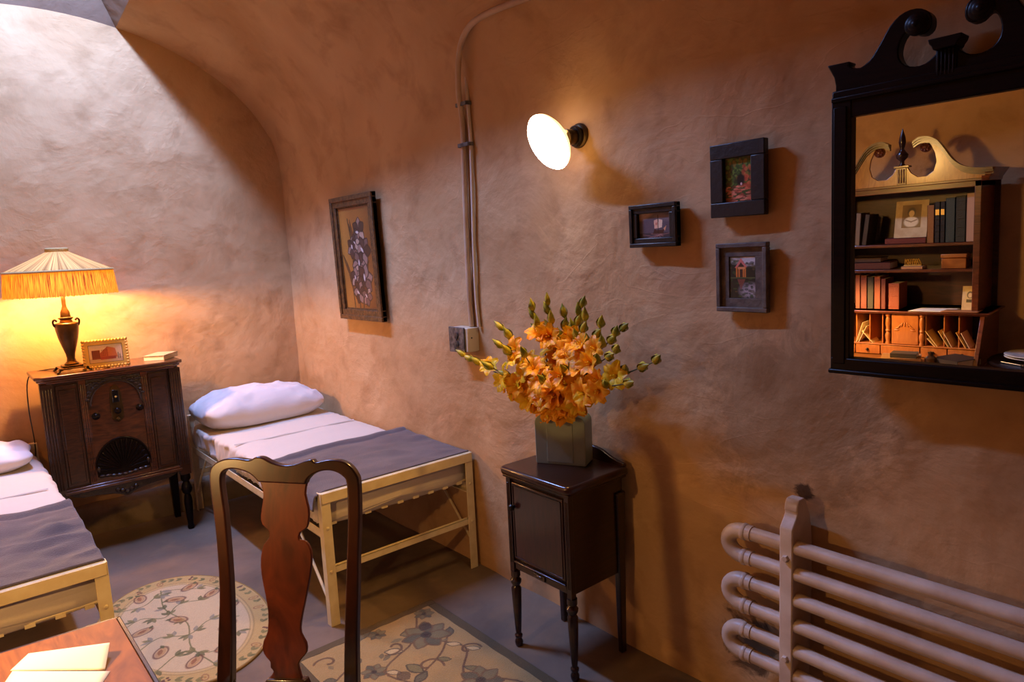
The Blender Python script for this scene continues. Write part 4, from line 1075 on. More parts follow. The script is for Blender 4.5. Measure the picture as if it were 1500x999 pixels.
for z, lab in ((2.13, 'upper dark pipe clamp on the conduit near the vault'), (1.96, 'lower dark pipe clamp on the conduit')):
    r = thing('pipe_clamp', lab, 'clamp', (1.842, 2.435, z), 0, 'pipe clamps on the conduit')
    mk('strap', MB().box(-.024, -.019, -.03, .045, -.008, .008).box(-.02, .004, -.034, -.03, -.008, .008).box(-.02, .004, .041, .045, -.008, .008), M['zinc'], r, bevel=.001)
    mk('screw', MB().sphere((-.021, -.022, 0), .006, 10, (.5, 1, 1)), M['black'], r)
sb = thing('socket_box', 'weathered grey metal outlet box with beige side under the conduit', 'socket', (XR-.012, 2.512, 1.108))
mk('box_body', MB().box(-.052, .012, -.070, .060, -.055, .055), M['beige'], sb, bevel=.004)
cvp = mk('cover_plate', MB().box(-.060, -.052, -.052, .066, -.058, .058), M['zinc'], sb, bevel=.003)
m = MB()
for z in (-.02, .02):
    m.lathe([(.016, 0), (.016, .003), (.012, .005)], 20, frameM((-.060, .006, z), (0,1,0), (0,0,1), (-1,0,0)))
m.sphere((-.061, .006, 0), .004, 8)
mk('outlet', m, simple('dark_outlet', S(58,54,52), .5, .4, bump=1, bscale=90), cvp)
mk('side_screw', MB().sphere((-.03, -.070, .01), .004, 8, (1, .5, 1)), M['black'], sb)

# wall lamp: reflector flood lamp in a socket
LA = Vector((-.957, .149, -.14)).normalized(); LP = Vector((XR-.004, 1.772, 1.896))
wl = thing('wall_lamp', 'glowing reflector lamp in a dark socket high on the right wall', 'wall lamp', tuple(LP))
TLm = orient(LA); LD = Vector((-.87, .13, -.47)).normalized(); LC = LA*.135+Vector((0,0,-.006)); TLd = Matrix.Translation(LC) @ orient(LD)
mk('wall_plate', MB().lathe([(.044, -.002), (.044, .006), (.036, .012), (.030, .014)], 28, orient((-1, 0, 0))), M['bronze'], wl)
mk('lamp_socket', MB().lathe([(.026, .004), (.028, .012), (.027, .05), (.030, .054), (.030, .062), (.022, .066)], 24, TLm), M['bronze'], wl)
mk('swivel_ring', MB().lathe([(.034, .010), (.038, .014), (.038, .022), (.034, .026)], 24, TLm), M['bronze_d'], wl)
lb = mk('reflector_bulb', MB().lathe([(.016, -.072), (.022, -.060), (.034, -.048), (.060, -.034), (.088, -.016), (.101, -.003), (.103, .006)], 40, TLd, cap=False), emis('bulb_neck_glow', (1,.62,.25,1), 2.6, S(240,220,190)), wl)
mk('bulb_face', MB().lathe([(.103, .006), (.098, .012), (.076, .016), (.04, .018), (.001, .019)], 40, TLd), emis('bulb_face_glow', (1,.80,.52,1), 40, S(250,240,220)), lb)

# ------------------------------------------------------------------ radiator
rd = thing('pipe_radiator', 'cream painted wall radiator of six long horizontal pipes', 'radiator', (1.803, .922, 0))
px = -.04
cz = [.630-.078*i for i in range(6)]
for i, z in enumerate(cz):
    mk('pipe', MB().tube([(px, -2.1, z), (px, .145, z)], .0205, 18), M['rad'], rd)
for i in (0, 2, 4):
    a, b = cz[i], cz[i+1]; zc_, rr = (a+b)/2, (a-b)/2
    pts = [(px, .118, a)] + [(px, .150+.042*math.sin(t)*1.15, zc_+rr*math.cos(t)) for t in [PI*k/14 for k in range(15)]] + [(px, .118, b)]
    e = mk('return_bend', MB().tube(pts, .0235, 18), M['rad'], rd)
    m = MB()
    for z in (a, b): m.lathe([(.0245, 0), (.0262, .003), (.0262, .011), (.0245, .014)], 20, frameM((px, .150, z), (1,0,0), (0,0,1), (0,-1,0)))
    mk('collar', m, M['rad'], e)
def stand(y0):
    m = MB()
    prof = [(-.088, 0), (-.088, .684), (-.084, .692), (-.066, .712), (-.060, .722), (-.059, .728), (-.062, .734), (-.060, .748), (-.054, .760), (-.046, .764), (-.020, .764), (-.012, .756), (.002, .728), (.014, .70), (.022, .67), (.028, .60), (.030, 0)]
    m.prism(prof, .040, frameM((.025, y0+.040, 0), (1,0,0), (0,0,1), (0,-1,0)))
    # holds the pipes: cut hint by bosses on both faces
    o = mk('stand_plate', m, M['rad'], rd, bevel=.004, angle=45)
    m2 = MB()
    for z in (.60, .295): m2.lathe([(.0105, 0), (.0105, .006), (.008, .009)], 6, frameM((-.063, y0+.020, z), (0,1,0), (0,0,1), (-1,0,0)))
    mk('bolt', m2, M['rad'], o, flat=True)
stand(-.018); stand(-1.77)

# ------------------------------------------------------------------ mirror
TH, PHI = R(1.2), R(1.6)
wm = thing('wall_mirror', 'large dark mahogany mirror with broken scroll pediment on the right wall', 'mirror', (1.785, .570, 1.148))
TMi = frameM((0, 0, 0), (-math.sin(PHI), math.cos(PHI), 0), (-math.sin(TH)*math.cos(PHI), -math.sin(TH)*math.sin(PHI), math.cos(TH)), (-math.cos(TH)*math.cos(PHI), -math.cos(TH)*math.sin(PHI), -math.sin(TH)))
mh = M['black_wood']
def mp(m, poly, w0, w1): m.prism(poly, w1-w0, TMi @ Matrix.Translation((0, 0, w0)))
OW, IW, ZT0 = .246, .199, .633
for sg in (-1, 1):
    m = MB(); a, b = sorted((sg*IW, sg*OW)); mp(m, [(a, .0), (b, .0), (b, .675), (a, .675)], -.03, .016)
    a, b = sorted((sg*(IW+.010), sg*(OW-.006))); mp(m, [(a, .02), (b, .02), (b, .66), (a, .66)], .016, .020)
    mk('side_stile', m, mh, wm, bevel=.003)
m = MB(); mp(m, [(-OW, -.002), (OW, -.002), (OW, .036), (-OW, .036)], -.03, .018); mp(m, [(-OW-.004, -.006), (OW+.004, -.006), (OW+.004, .006), (-OW-.004, .006)], -.03, .024)
mk('bottom_rail', m, mh, wm, bevel=.004)
m = MB(); mp(m, [(-OW, ZT0), (OW, ZT0), (OW, .70), (-OW, .70)], -.03, .014); mp(m, [(-OW, .672), (OW, .672), (OW, .684), (-OW, .684)], .014, .020)
mk('top_rail', m, mh, wm, bevel=.003)
hp = [(.241,.66),(.241,.714),(.245,.734),(.257,.757),(.262,.766),(.208,.765),(.205,.760),(.210,.756),(.199,.747),(.183,.745),(.164,.755),(.149,.774),(.134,.798),(.119,.822),(.099,.840),(.076,.847),(.053,.843),(.036,.829),(.031,.813),(.034,.796),(.046,.787),(.063,.790),(.078,.802),(.092,.790),(.099,.768),(.097,.746),(.085,.729),(.064,.721),(.044,.723),(.028,.733),(.018,.744)]
L_ = [(s, z) for s, z in hp]
half = L_[:5] + L_[5:9] + cr2(L_[9:], 2)
full = half + [(-s, z) for s, z in half[::-1]]
m = MB(); mp(m, full, -.03, .006)
mk('scroll_pediment', m, mh, wm, bevel=.003, angle=50)
for sg in (-1, 1):
    m = MB()
    for rr, ww in ((.025, .010), (.017, .015), (.008, .019)):
        m.lathe([(rr, 0), (rr, ww-.003), (rr-.004, ww)], 24, TMi @ Matrix.Translation((sg*.062, .812, 0)))
    mk('rosette', m, mh, wm)
m = MB()
for k in range(-2, 3): m.tube([TMi @ Vector((k*.0075, .69, .012)), TMi @ Vector((k*.0075, .742, .012))], .003, 8)
mp(m, [(-.020, .685), (.020, .685), (.020, .744), (-.020, .744)], -.03, .011)
mk('center_plinth', m, mh, wm, bevel=.001)
m = MB(); mp(m, [(-.022,.744),(.022,.744),(.025,.752),(.030,.758),(.033,.768),(-.033,.768),(-.030,.758),(-.025,.752)], -.03, .026)
mk('plinth_cap', m, mh, wm, bevel=.002)
m = MB(); mp(m, [(-IW-.005, .03), (IW+.005, .03), (IW+.005, .64), (-IW-.005, .64)], -.006, 0)
mk('mirror_glass', m, M['mirror'], wm, flat=True)
m = MB(); mp(m, [(-IW-.02, .01), (IW+.02, .01), (IW+.02, .66), (-IW-.02, .66)], -.028, -.008)
mk('back_board', m, M['carved'], wm)

# ------------------------------------------------------------------ secretary desk on the left wall (seen in the mirror, its flap in the lower left)
SW, SDk = M['secwood'], M['secdark']
se = thing('secretary_desk', 'mahogany secretary bookcase seen in the mirror, its open flap in the lower left corner', 'desk', (-.44, 1.33, 0))
def sx(x): return x+.44
def sy(y): return y-1.33
def SBx(m, x0, x1, y0, y1, z0, z1): return m.box(sx(x0), sx(x1), sy(y0), sy(y1), z0, z1)
XB, XF = -.665, -.25
mk('lower_case', SBx(MB(), XB, XF, .94, 1.72, .14, .725), SW, se, bevel=.004)
for k in range(3):
    z0 = .165+k*.185
    d = mk('drawer', SBx(MB(), XF, XF+.014, .965, 1.695, z0, z0+.165), M['walnut'], se, bevel=.004)
    for yy in (1.12, 1.54):
        mk('drawer_pull', MB().tube([(sx(XF+.014), sy(yy-.04), z0+.09), (sx(XF+.035), sy(yy-.035), z0+.075), (sx(XF+.035), sy(yy+.035), z0+.075), (sx(XF+.014), sy(yy+.04), z0+.09)], .004, 8), M['gold'], d)
for x in (XB+.03, XF-.03):
    for y in (.97, 1.69):
        mk('foot', MB().lathe([(.018, 0), (.028, .02), (.03, .06), (.02, .09), (.03, .11), (.03, .145)], 14, Matrix.Translation((sx(x), sy(y), 0))), SW, se)
fp = [(.217, 1.663), (XF, 1.700), (XF, .962), (.226, .985)]
m = MB(); m.prism([(sx(a), sy(b)) for a, b in fp], .018, Matrix.Translation((0, 0, .722)))
fl_ = mk('writing_flap', m, M['deskwood'], se, bevel=.0015)
m = MB(); m.prism([(sx(a), sy(b)) for a, b in [(.226, 1.672), (.217, 1.663), (.226, .985), (.235, .977)]], .017, Matrix.Translation((0, 0, .7215)))
m.prism([(sx(a), sy(b)) for a, b in [(.226, 1.672), (XF, 1.709), (XF, 1.700), (.217, 1.663)]], .017, Matrix.Translation((0, 0, .7215)))
mk('flap_edge', m, M['mahog'], fl_, bevel=.002)
for y in (1.03, 1.62): mk('flap_support', SBx(MB(), XF, .10, y-.012, y+.012, .66, .721), SW, se, bevel=.002)
mk('desk_bed', SBx(MB(), XB, XF, .945, 1.715, .725, .740), M['deskwood'], se)
for y in (.94, 1.70):
    m = MB().prism([(sx(XB), .735), (sx(-.25), .735), (sx(-.375), .972), (sx(XB), .972)], .02, frameM((0, sy(y)+.02, 0), (1,0,0), (0,0,1), (0,-1,0)))
    mk('slant_side', m, SW, se, bevel=.002)
mk('desk_back', SBx(MB(), XB, XB+.012, .95, 1.71, .735, 1.64), SDk, se)
m = SBx(MB(), XB, -.365, .925, 1.735, .972, .988); SBx(m, XB, -.355, .915, 1.745, .980, .988)
mk('desk_ledge', m, SW, se, bevel=.004)
# pigeonhole gallery
gx = -.40
m = MB()
SBx(m, XB, gx+.015, .96, 1.70, .797, .803)
for y in (1.055, 1.121, 1.205, 1.415, 1.48, 1.55, 1.62): SBx(m, XB+.02, gx, y-.003, y+.003, .803, .972)
SBx(m, XB, gx, .96, .966, .74, .972); SBx(m, XB, gx, 1.694, 1.70, .74, .972)
mk('pigeonhole_gallery', m, M['honey'], se, bevel=.001)
for y0, y1 in ((.97, 1.10), (1.105, 1.225), (1.23, 1.42), (1.425, 1.55), (1.555, 1.69)):
    d = mk('small_drawer', SBx(MB(), gx-.06, gx+.012, y0, y1, .744, .794), M['honey'], se, bevel=.002)
    if y1-y0 < .15: mk('small_knob', MB().sphere((sx(gx+.018), sy((y0+y1)/2), .768), .008, 10), M['bronze_d'], d)
pr = mk('prospect_door', SBx(MB(), gx-.012, gx+.008, 1.238, 1.368, .805, .968), M['honey'], se, bevel=.003)
m = MB()
for k in range(9):
    t = PI*(k+.5)/9; c0 = (sx(gx+.008), sy(1.303), .875)
    m.sphere((c0[0], c0[1]-.040*math.cos(t), c0[2]+.038*math.sin(t)), .011, 10, (.35, .45, 1.3), Matrix.Rotation(-(PI/2-t), 4, 'X'))
mk('carved_fan', m, M['honey'], pr)
bp_ = [(.012, 0), (.012, .01), (.009, .016), (.012, .03), (.014, .05), (.009, .066), (.013, .075), (.009, .085), (.013, .11), (.011, .14), (.008, .148), (.012, .155), (.012, .167)]
for y in (1.222, 1.386): mk('turned_column', MB().lathe(bp_, 16, Matrix.Translation((sx(gx+.004), sy(y), .803))), M['honey'], se)
# upper bookcase
UX = -.40
for y in (.975, 1.655): mk('upper_side', SBx(MB(), XB, UX, y, y+.03, .988, 1.64), SW, se, bevel=.003)
for z in (1.188, 1.322): mk('shelf', SBx(MB(), XB, UX-.012, 1.0, 1.66, z, z+.016), SW, se, bevel=.003)
m = SBx(MB(), XB, UX, .975, 1.685, 1.605, 1.645); SBx(m, XB, UX+.008, .965, 1.695, 1.632, 1.648)
mk('frieze_rail', m, SW, se, bevel=.003)
YC = 1.325
rp = [(.055,1.856),(.085,1.873),(.125,1.871),(.165,1.847),(.199,1.799),(.232,1.748),(.271,1.714),(.315,1.698),(.36,1.692),(.40,1.692)]
# board under the crest, right and left halves in one piece
lowr = [(.09,1.838),(.105,1.842),(.133,1.826),(.150,1.787),(.157,1.743),(.145,1.70),(.115,1.678),(.074,1.678),(.043,1.701),(.025,1.735)]
top_in = [(.09,1.850),(.125,1.858),(.155,1.838),(.190,1.790),(.222,1.742),(.265,1.706),(.32,1.692),(.372,1.690)]
halfb = [(.372,1.645)] + [(s, z) for s, z in top_in[::-1]] + lowr + [(0.018, 1.735)]
full = [(YC-sy_*-1, z) for sy_, z in []]
polyb = [(s, z) for s, z in halfb] + [(-s, z) for s, z in halfb[::-1]]
FT = frameM((sx(-.402), 0, 0), (0,-1,0), (0,0,1), (1,0,0))
FT = frameM((sx(-.402), sy(YC), 0), (0,-1,0), (0,0,1), (1,0,0))
mk('pediment_board', MB().prism(polyb, .014, FT), wood('pediment_wood', S(150,96,48), S(186,126,68), scale=(1.5,7,2), rough=.3, coat=.4), se, bevel=.0015)
m = MB()
for sg in (-1, 1):
    P = cr2(rp, 4); n = len(P)
    for dz, w0, w1, th in ((0, 0, .044, .012), (-.012, 0, .034, .010), (-.022, 0, .024, .010)):
        pl = [(sg*s, z+dz) for s, z in P] + [(sg*s, z+dz-th) for s, z in P[::-1]]
        m.prism(pl, w1-w0, FT)
mk('swan_neck_molding', m, M['walnut'], se, angle=50)
for sg in (-1, 1):
    m = MB()
    m.hexa([(FT @ Vector((sg*a, z, w))) for a, z, w in ((.365,1.648,-.25),(.385,1.648,-.25),(.385,1.648,.014),(.365,1.648,.014),(.365,1.69,-.25),(.41,1.69,-.25),(.41,1.69,.04),(.365,1.69,.04))])
    m.hexa([(FT @ Vector((sg*a, z, w))) for a, z, w in ((.35,1.63,-.255),(.38,1.63,-.255),(.38,1.63,.012),(.35,1.63,.012),(.35,1.655,-.255),(.385,1.655,-.255),(.385,1.655,.018),(.35,1.655,.018))])
    mk('cornice_end', m, M['secwood'], se, bevel=.002)
    m = MB()
    for rr, ww in ((.026, .016), (.018, .022), (.009, .028)): m.lathe([(rr, 0), (rr, ww-.003), (rr-.004, ww)], 20, FT @ Matrix.Translation((sg*.108, 1.822, 0)))
    for k in range(8): m.sphere(FT @ Vector((sg*.108+.017*math.cos(k*PI/4), 1.822+.017*math.sin(k*PI/4), .02)), .006, 8)
    mk('rosette', m, SW, se)
m = MB()
m.prism([(-.022,1.645),(.022,1.645),(.022,1.732),(-.022,1.732)], .03, FT @ Matrix.Translation((0, 0, -.012)))
for k in (-1, 0, 1): m.tube([FT @ Vector((k*.012, 1.655, .018)), FT @ Vector((k*.012, 1.725, .018))], .004, 8)
m.prism([(-.038,1.732),(.038,1.732),(.034,1.742),(-.034,1.742)], .045, FT @ Matrix.Translation((0, 0, -.02)))
mk('finial_plinth', m, SW, se, bevel=.002)
mk('flame_finial', MB().lathe([(.018,1.742),(.010,1.752),(.010,1.765),(.026,1.782),(.029,1.798),(.018,1.812),(.009,1.824),(.012,1.835),(.017,1.86),(.014,1.885),(.008,1.905),(.001,1.928)], 18, Matrix.Translation((sx(-.395), sy(YC), 0)), flute=.08, fn=5), M['mahog'], se, angle=60)

# --- things on the secretary shelves
SPX = -.425
def upright(y0, y1, z, h, cov, lab, grp, tilt=0, bands=0, bm_=None, w=.13, x=SPX):
    return book('book', (x, y0, z), 0, w, h, y1-y0, cov, lab, group=grp, stand=True, tilt=tilt, bands=bands, bandmat=bm_)
gb = 'books on the top shelf'; g3 = 'books on the lowest shelf'; zs = 1.339
goldb = M['gold']
upright(.998, 1.042, zs, .236, simple('cream_cloth', S(196,160,130), .7), 'tall pale cream book at the right end of the reflected top shelf', gb)
upright(1.045, 1.088, zs, .228, cover(44,46,34), 'dark green book with gilt bands beside the tall cream book', gb, bands=5)
upright(1.091, 1.132, zs, .222, cover(52,66,60), 'plain grey green book in the reflected top shelf row', gb)
upright(1.135, 1.155, zs, .205, cover(24,22,26), 'slim black book with gilt bands, right one of the black pair', gb, bands=6, bm_=goldb)
upright(1.158, 1.180, zs, .205, cover(26,22,26), 'slim black book with gilt bands, left one of the black pair', gb, bands=6, bm_=goldb)
upright(1.183, 1.215, zs, .192, cover(150,98,44), 'tan orange book leftmost of the upright row on the top shelf', gb)
upright(1.510, 1.534, zs, .165, cover(60,44,30), 'thin dark book leaning at the left end of the reflected top shelf', gb, tilt=.12)
upright(1.545, 1.57, zs, .175, cover(120,100,80), 'grey brown book at the left of the reflected top shelf', gb, tilt=.05)
book('book', (-.43, 1.222, zs), PI/2*0, .13, .195, .030, cover(110,36,28), 'red book lying flat on the top shelf under the portrait card', group=gb)
def card(name, yc, z, w, h, x, tilt, label, cv, cat='photo card'):
    r = thing(name, label, cat, (x, yc, z))
    T = frameM((0, 0, 0), (0,-1,0), (-math.sin(tilt), 0, math.cos(tilt)), (math.cos(tilt), 0, math.sin(tilt)))
    mk('card_stock', MB().prism([(-w/2, 0), (w/2, 0), (w/2, h), (-w/2, h)], .0015, T), M['paper_old'], r, flat=True)
    T3 = T @ Matrix.Translation((0, 0, .0022))
    cv.build('portrait', lambda X, Y: tuple(T3[k][0]*(X-cv.w/2)+T3[k][1]*(Y+(h-cv.h)*.7)+T3[k][3] for k in range(3)), M['picture'], r)
    return r
cv = Canvas(.09, .12, 60, 80, S(130,98,54)); cv.ell(.045, .062, .042, .056, S(112,80,44), soft=.3); cv.ell(.045, .082, .020, .024, S(60,42,26)); cv.ell(.045, .074, .013, .017, S(218,184,130)); cv.ell(.045, .030, .034, .028, S(224,204,160)); cv.line([(.02,.04),(.045,.03),(.07,.04)], .003, S(140,110,70)); cv.rect(0,.09,0,.004,S(120,90,50)); cv.speck(.1)
card('portrait_card', 1.300, 1.370, .155, .195, -.445, .22, 'sepia portrait card leaning on the top shelf above the red book', cv)
cv = Canvas(.045, .07, 40, 50, S(206,180,120)); cv.ell(.022, .042, .014, .018, S(90,70,40)); cv.ell(.022, .04, .009, .012, S(210,180,130)); cv.rect(.006, .038, .004, .02, S(60,46,30)); cv.speck(.1)
card('portrait_card', 1.022, .989, .07, .125, -.44, .18, 'small portrait card leaning at the right end of the desk ledge', cv)
# middle shelf
book('book', (-.43, 1.39, 1.205), 0, .13, .20, .038, cover(86,34,22), 'dark red book lying flat at the left of the middle shelf', group='flat books on the middle shelf')
book('book', (-.44, 1.44, 1.244), 0, .12, .18, .024, cover(70,44,26), 'brown book lying on top of the flat red one', group='flat books on the middle shelf')
book('book', (-.42, 1.232, 1.205), 0, .09, .10, .014, cover(206,150,90), 'small pale booklet under the little gilt ornament', group='flat books on the middle shelf')
gn = thing('ornament', 'little openwork gilt ornament on the pale booklet in the middle shelf', 'ornament', (-.465, 1.285, 1.220))
m = MB()
for k in range(7):
    a = k*.9
    m.tube(bez([(0, -.035+.012*k*.8, .004), (.008*math.cos(a), -.03+.011*k, .026), (-.006*math.cos(a), -.018+.010*k, .034), (0, -.012+.009*k, .006)], 4), .0028, 6)
mk('curled_wire', m, M['gold'], gn)
mk('ornament_base', MB().box(-.015, .015, -.04, .045, 0, .005), M['gold'], gn, bevel=.001)
bxx = thing('wooden_box', 'small honey coloured wooden box at the right of the middle shelf', 'box', (-.475, 1.094, 1.205))
mk('box_body', MB().box(-.045, .045, -.055, .055, 0, .052), wood('box_wood', S(150,84,34), S(196,122,52), scale=(1,2,1), rough=.25, coat=.6), bxx, bevel=.003)
mk('box_lid', MB().box(-.048, .048, -.058, .058, .054, .074), wood('box_lid_wood', S(160,92,40), S(200,130,60), scale=(1,2,1), rough=.25, coat=.6), bxx, bevel=.004)
# lowest shelf row
zr = .989
for (y0, y1, h, c, lab, bnd) in ((1.342, 1.396, .140, (140,62,28), 'short thick russet book rightmost in the reflected lowest row', 3),
        (1.410, 1.433, .165, (104,36,22), 'slim dark red book second from the right in the lowest row', 0),
        (1.436, 1.468, .178, (150,70,32), 'orange brown book third from the right in the lowest row', 2),
        (1.471, 1.503, .176, (52,44,30), 'dark olive book fourth from the right in the lowest row', 0),
        (1.506, 1.538, .184, (124,56,34), 'reddish tan book left of the dark olive one in the lowest row', 2),
        (1.541, 1.566, .186, (140,70,40), 'worn brown book just inside the mirror edge in the lowest row', 0)):
    upright(y0, y1, zr, h, cover(*c), lab, g3, bands=bnd)
def sheet(name, pts, z, label, cat, mat=None, th=.0015, curl=0):
    x0 = sum(p[0] for p in pts)/len(pts); y0 = sum(p[1] for p in pts)/len(pts)
    a, b, c, d = [Vector((p[0]-x0, p[1]-y0, 0)) for p in pts]
    def f(u, v):
        p = a.lerp(b, u).lerp(d.lerp(c, u), v); return (p.x, p.y, curl*(2*u-1)**2+.0008*noise.noise(Vector((u*3, v*3, 1))))
    o = mk(name, MB().grid(f, 16, 16), mat or M['paper'], angle=180, solid=th); o.location = (x0, y0, z+th/2)
    return tag(o, label, cat)
sheet('loose_paper', [(-.37, 1.28), (-.37, 1.10), (-.52, 1.07), (-.50, 1.25)], .9895, 'loose cream sheet lying on the desk ledge in the mirror', 'paper')
sheet('thin_folder', [(-.362, 1.13), (-.362, .965), (-.45, .965), (-.44, 1.12)], .991, 'thin brown folder at the right end of the desk ledge', 'folder', simple('brown_card', S(170,110,60), .6), .003)
# letters in the pigeonholes
ge = 'letters in the pigeonholes'
def env(y, z, w, h, tilt, c, lab, x=-.395, th=.004):
    r = thing('envelope', lab, 'envelope', (x, y, z), 0, ge)
    T = Matrix.Rotation(tilt, 4, 'X')
    mk('envelope_body', MB().box(-w, 0, 0, th, 0, h, T), simple('envelope_paper', S(*c), .75), r, bevel=.0006)
    mk('envelope_edge', MB().box(.0002, .001, th*.3, th*.5, .004, h-.004, T), M['paper_old'], r)
env(1.548, .8035, .11, .115, .30, (244,228,190), 'tall bright envelope at the very left of the reflected pigeonholes')
env(1.535, .8035, .10, .100, .42, (240,220,176), 'bright folded letter leaning beside the leftmost envelope')
env(1.462, .8035, .10, .088, -.72+.0, (226,200,140), 'cream envelope leaning in the pigeonhole left of the turned column')
E2 = [(1.148, .80, .11, .098, .62, (230,200,130), 'yellowed envelope leaning just right of the right turned column'),
      (1.160, .80, .10, .055, .72, (240,214,150), 'short bright letter low in the pigeonhole right of the column'),
      (1.098, .80, .11, .095, .52, (214,180,110), 'ochre envelope, left of the pair in the middle pigeonhole'),
      (1.082, .80, .11, .092, .48, (226,206,170), 'pale envelope in front of the ochre one in the middle pigeonhole'),
      (1.022, .80, .11, .090, .50, (224,180,100), 'golden envelope in the rightmost pigeonhole'),
      (1.005, .80, .11, .086, .46, (224,204,184), 'pinkish white envelope against the right desk side')]
for (y, z, w, h, t, c, lab) in E2: env(y, z+.0035, w, h, -t, c, lab)
# things lying on the desk bed and flap
book('book', (-.20, 1.17, .741), R(-14), .14, .18, .030, cover(150,110,70), 'open-edged tan ledger on the desk under a dark notebook', flatpages=M['paper_old'])
book('book', (-.20, 1.19, .772), R(-6), .08, .12, .022, cover(62,56,50), 'worn grey notebook lying on the tan ledger')
mg = mk('ink_bottle', MB().lathe([(.026, 0), (.028, .004), (.028, .034), (.020, .042), (.012, .046), (.012, .056), (.014, .058), (.014, .064), (.001, .065)], 22), simple('brown_glass', S(50,34,22), .15, coat=1)); mg.location = (-.235, 1.135, .741); tag(mg, 'small round brown ink bottle beside the grey notebook', 'bottle')
book('book', (-.175, 1.005, .741), R(28), .15, .145, .036, cover(40,28,20), 'large dark book lying at the right end of the reflected desk')
ld = thing('desk_lamp', 'lit desk lamp standing on the secretary flap, left of the letter', 'lamp', (-.175, 1.625, .741))
mk('lamp_base', MB().lathe([(.060, 0), (.062, .006), (.050, .014), (.014, .022), (.008, .034)], 28), M['bronze_d'], ld)
mk('lamp_arm', MB().tube(bez([(0, 0, .02), (0, 0, .22), (.004, 0, .38), (.03, -.002, .445), (.075, -.005, .442)], 6), .005, 10), M['bronze_d'], ld)
Tsh = Matrix.Translation((.075, -.005, .448)) @ orient((0, 0, -1))
shd = mk('lamp_shade', MB().lathe([(.014, -.012), (.020, -.004), (.045, .016), (.070, .050), (.082, .082)], 32, Tsh, cap=False), simple('green_enamel', S(40,60,40), .3, coat=.5), ld)
mk('bulb', MB().sphere(Tsh @ Vector((0, 0, .076)), .020, 14), emis('desk_bulb', (1,.56,.20,1), DESK_W/(PI*4*PI*.020**2)), ld)

# letter and papers on the flap
lt = thing('letter', 'white folded letter lying open on the writing flap', 'letter', (.135, 1.45, .7405))
def lf_(pts, mat, name, th=.001):
    m = MB(); m.grid(lambda u, v: (Vector(pts[0]).lerp(Vector(pts[1]), u)).lerp(Vector(pts[3]).lerp(Vector(pts[2]), u), v) + Vector((0, 0, .002*math.sin(u*PI)*math.sin(v*PI))), 12, 12)
    return mk(name, m, mat, lt, angle=180, solid=th)
def LP_(x, y, z=0): return (x-.135, y-1.45, z)
lf_([LP_(.000,1.520), LP_(.140,1.395), LP_(.167,1.442), LP_(.025,1.582)], M['paper'], 'lower_leaf')
lf_([LP_(.022,1.585,.001), LP_(.160,1.452,.001), LP_(.181,1.512,.022), LP_(.055,1.625,.004)][0:4], M['paper'], 'upper_leaf')
lf_([LP_(-.02,1.50,.001), LP_(.10,1.40,.001), LP_(.11,1.44,.006), LP_(.0,1.54,.006)], M['paper'], 'folded_strip')

# round side table with plates (right edge of the mirror)
st_ = thing('side_table', 'round dark pedestal table at the right edge of the mirror', 'table', (-.40, .66, 0))
mk('table_top', MB().lathe([(.24, .742), (.262, .748), (.266, .760), (.258, .768), (.001, .768)], 48), M['black_wood'], st_)
mk('pedestal', MB().lathe([(.03, .05), (.04, .12), (.022, .2), (.03, .45), (.02, .55), (.05, .70), (.06, .742)], 20), M['black_wood'], st_)
for k in range(3):
    a = k*2*PI/3+.5
    mk('foot', MB().tube(bez([(0, 0, .14), (.10*math.cos(a), .10*math.sin(a), .12), (.19*math.cos(a), .19*math.sin(a), .03), (.23*math.cos(a), .23*math.sin(a), .012)], 5), [.022]*6+[.018]*6+[.012]*4, 8), M['black_wood'], st_)
pp = [(.001, 0), (.055, 0), (.060, .004), (.078, .010), (.118, .019), (.120, .021), (.116, .0225), (.078, .014), (.056, .008), (.001, .008)]
for z, lab in ((.769, 'lower white porcelain plate on the round table'), (.780, 'upper white porcelain plate on the round table')):
    o = mk('plate', MB().lathe(pp, 48, cap=False), M['porcelain']); o.location = (-.365, .735, z); tag(o, lab, 'plate', 'stacked plates')
sp = mk('spoon', MB().tube([(0, 0, .003), (0, .10, .004)], .003, 8).sphere((0, -.02, .005), .018, 12, (.8, 1.3, .25)), simple('silver', S(200,200,205), .15, 1)); sp.location = (-.22, .76, .769); sp.rotation_euler = (0, 0, .5); tag(sp, 'silver spoon lying on the round table beside the plates', 'spoon')

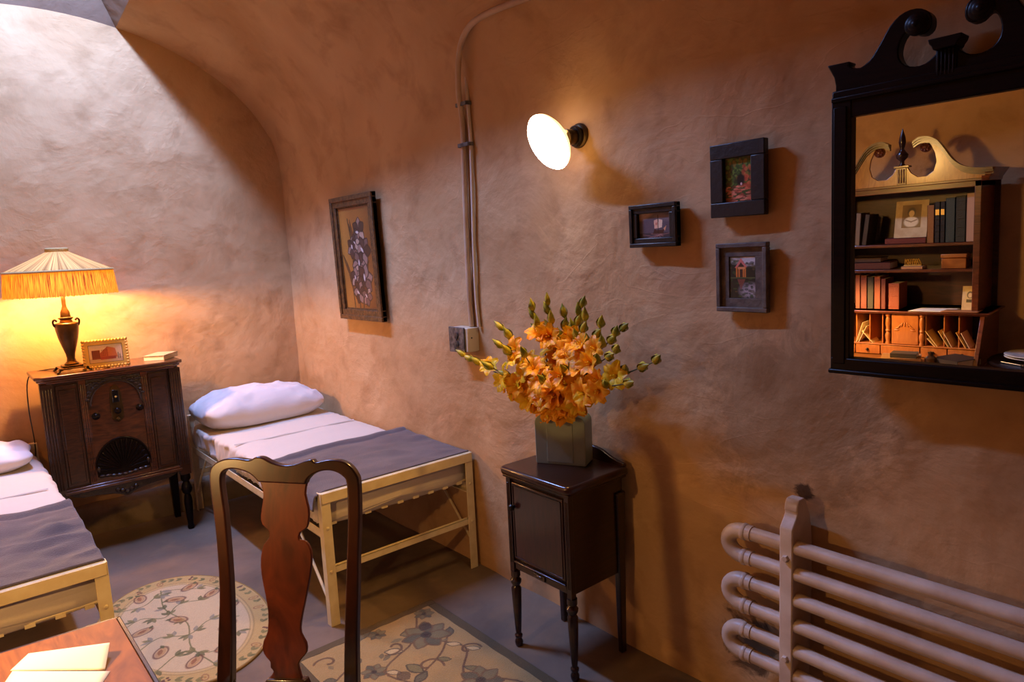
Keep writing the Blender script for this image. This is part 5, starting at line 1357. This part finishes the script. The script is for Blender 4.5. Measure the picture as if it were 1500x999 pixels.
# ------------------------------------------------------------------ light
WARM = (1.0, .48, .045)
def light(name, typ, loc, power, col, size=.05, d=None, **k):
    l = bpy.data.lights.new(name, typ); l.energy = power; l.color = col
    if typ == 'AREA': l.shape = 'RECTANGLE'; l.size = size[0]; l.size_y = size[1]
    else: l.shadow_soft_size = size
    for a, b in k.items(): setattr(l, a, b)
    o = bpy.data.objects.new(name, l); C.objects.link(o); o.location = loc
    if d is not None: o.rotation_euler = Vector(d).to_track_quat('-Z', 'Y').to_euler()
    return o
light('roof_daylight', 'AREA', ((TX0+TX1)/2, (TY0+TY1)/2, TZ-.01), SKY_W, (.30,.49,1.12), (TX1-TX0-.01, TY1-TY0-.02), (0, 0, -1))
bp0 = LP + LC + LD*.035
light('wall_lamp_light', 'SPOT', tuple(bp0), WALL_W, WARM, .07, LA, spot_size=R(176), spot_blend=.35)
wld = bpy.data.worlds.new('world'); bpy.context.scene.world = wld; wld.use_nodes = True
wld.node_tree.nodes['Background'].inputs['Color'].default_value = (.6, .7, 1, 1); wld.node_tree.nodes['Background'].inputs['Strength'].default_value = .3

# ------------------------------------------------------------------ camera
yaw, pit, rol, fpx = R(39.9), R(7.6), R(-2.8), 1000.0
cy, sy_, cp, sp_ = math.cos(yaw), math.sin(yaw), math.cos(pit), math.sin(pit)
f = Vector((sy_*cp, cy*cp, -sp_)); r = Vector((cy, -sy_, 0)); u = r.cross(f)
r2 = r*math.cos(rol)+u*math.sin(rol); u2 = -r*math.sin(rol)+u*math.cos(rol)
cam = bpy.data.cameras.new('camera'); co = bpy.data.objects.new('camera', cam); C.objects.link(co)
cam.sensor_width = 36; cam.lens = 36*fpx/1500; cam.clip_start = .02
co.matrix_world = Matrix(((r2.x, u2.x, -f.x, 0), (r2.y, u2.y, -f.y, 0), (r2.z, u2.z, -f.z, 1.5), (0,0,0,1)))
sc = bpy.context.scene; sc.camera = co
sc.view_settings.view_transform = 'Standard'; sc.view_settings.look = 'None'; sc.view_settings.gamma = 1; sc.view_settings.exposure = EXPO
sc.view_settings.use_curve_mapping = False
sc.cycles.use_denoising = True
sc.cycles.max_bounces = 8; sc.cycles.diffuse_bounces = 3; sc.cycles.glossy_bounces = 4; sc.cycles.transmission_bounces = 6
sc.cycles.sample_clamp_indirect = 6
M['black_wood'].node_tree.nodes['Principled BSDF'].inputs['Specular IOR Level'].default_value = .12
M['deskwood'].node_tree.nodes['Principled BSDF'].inputs['Specular IOR Level'].default_value = .2
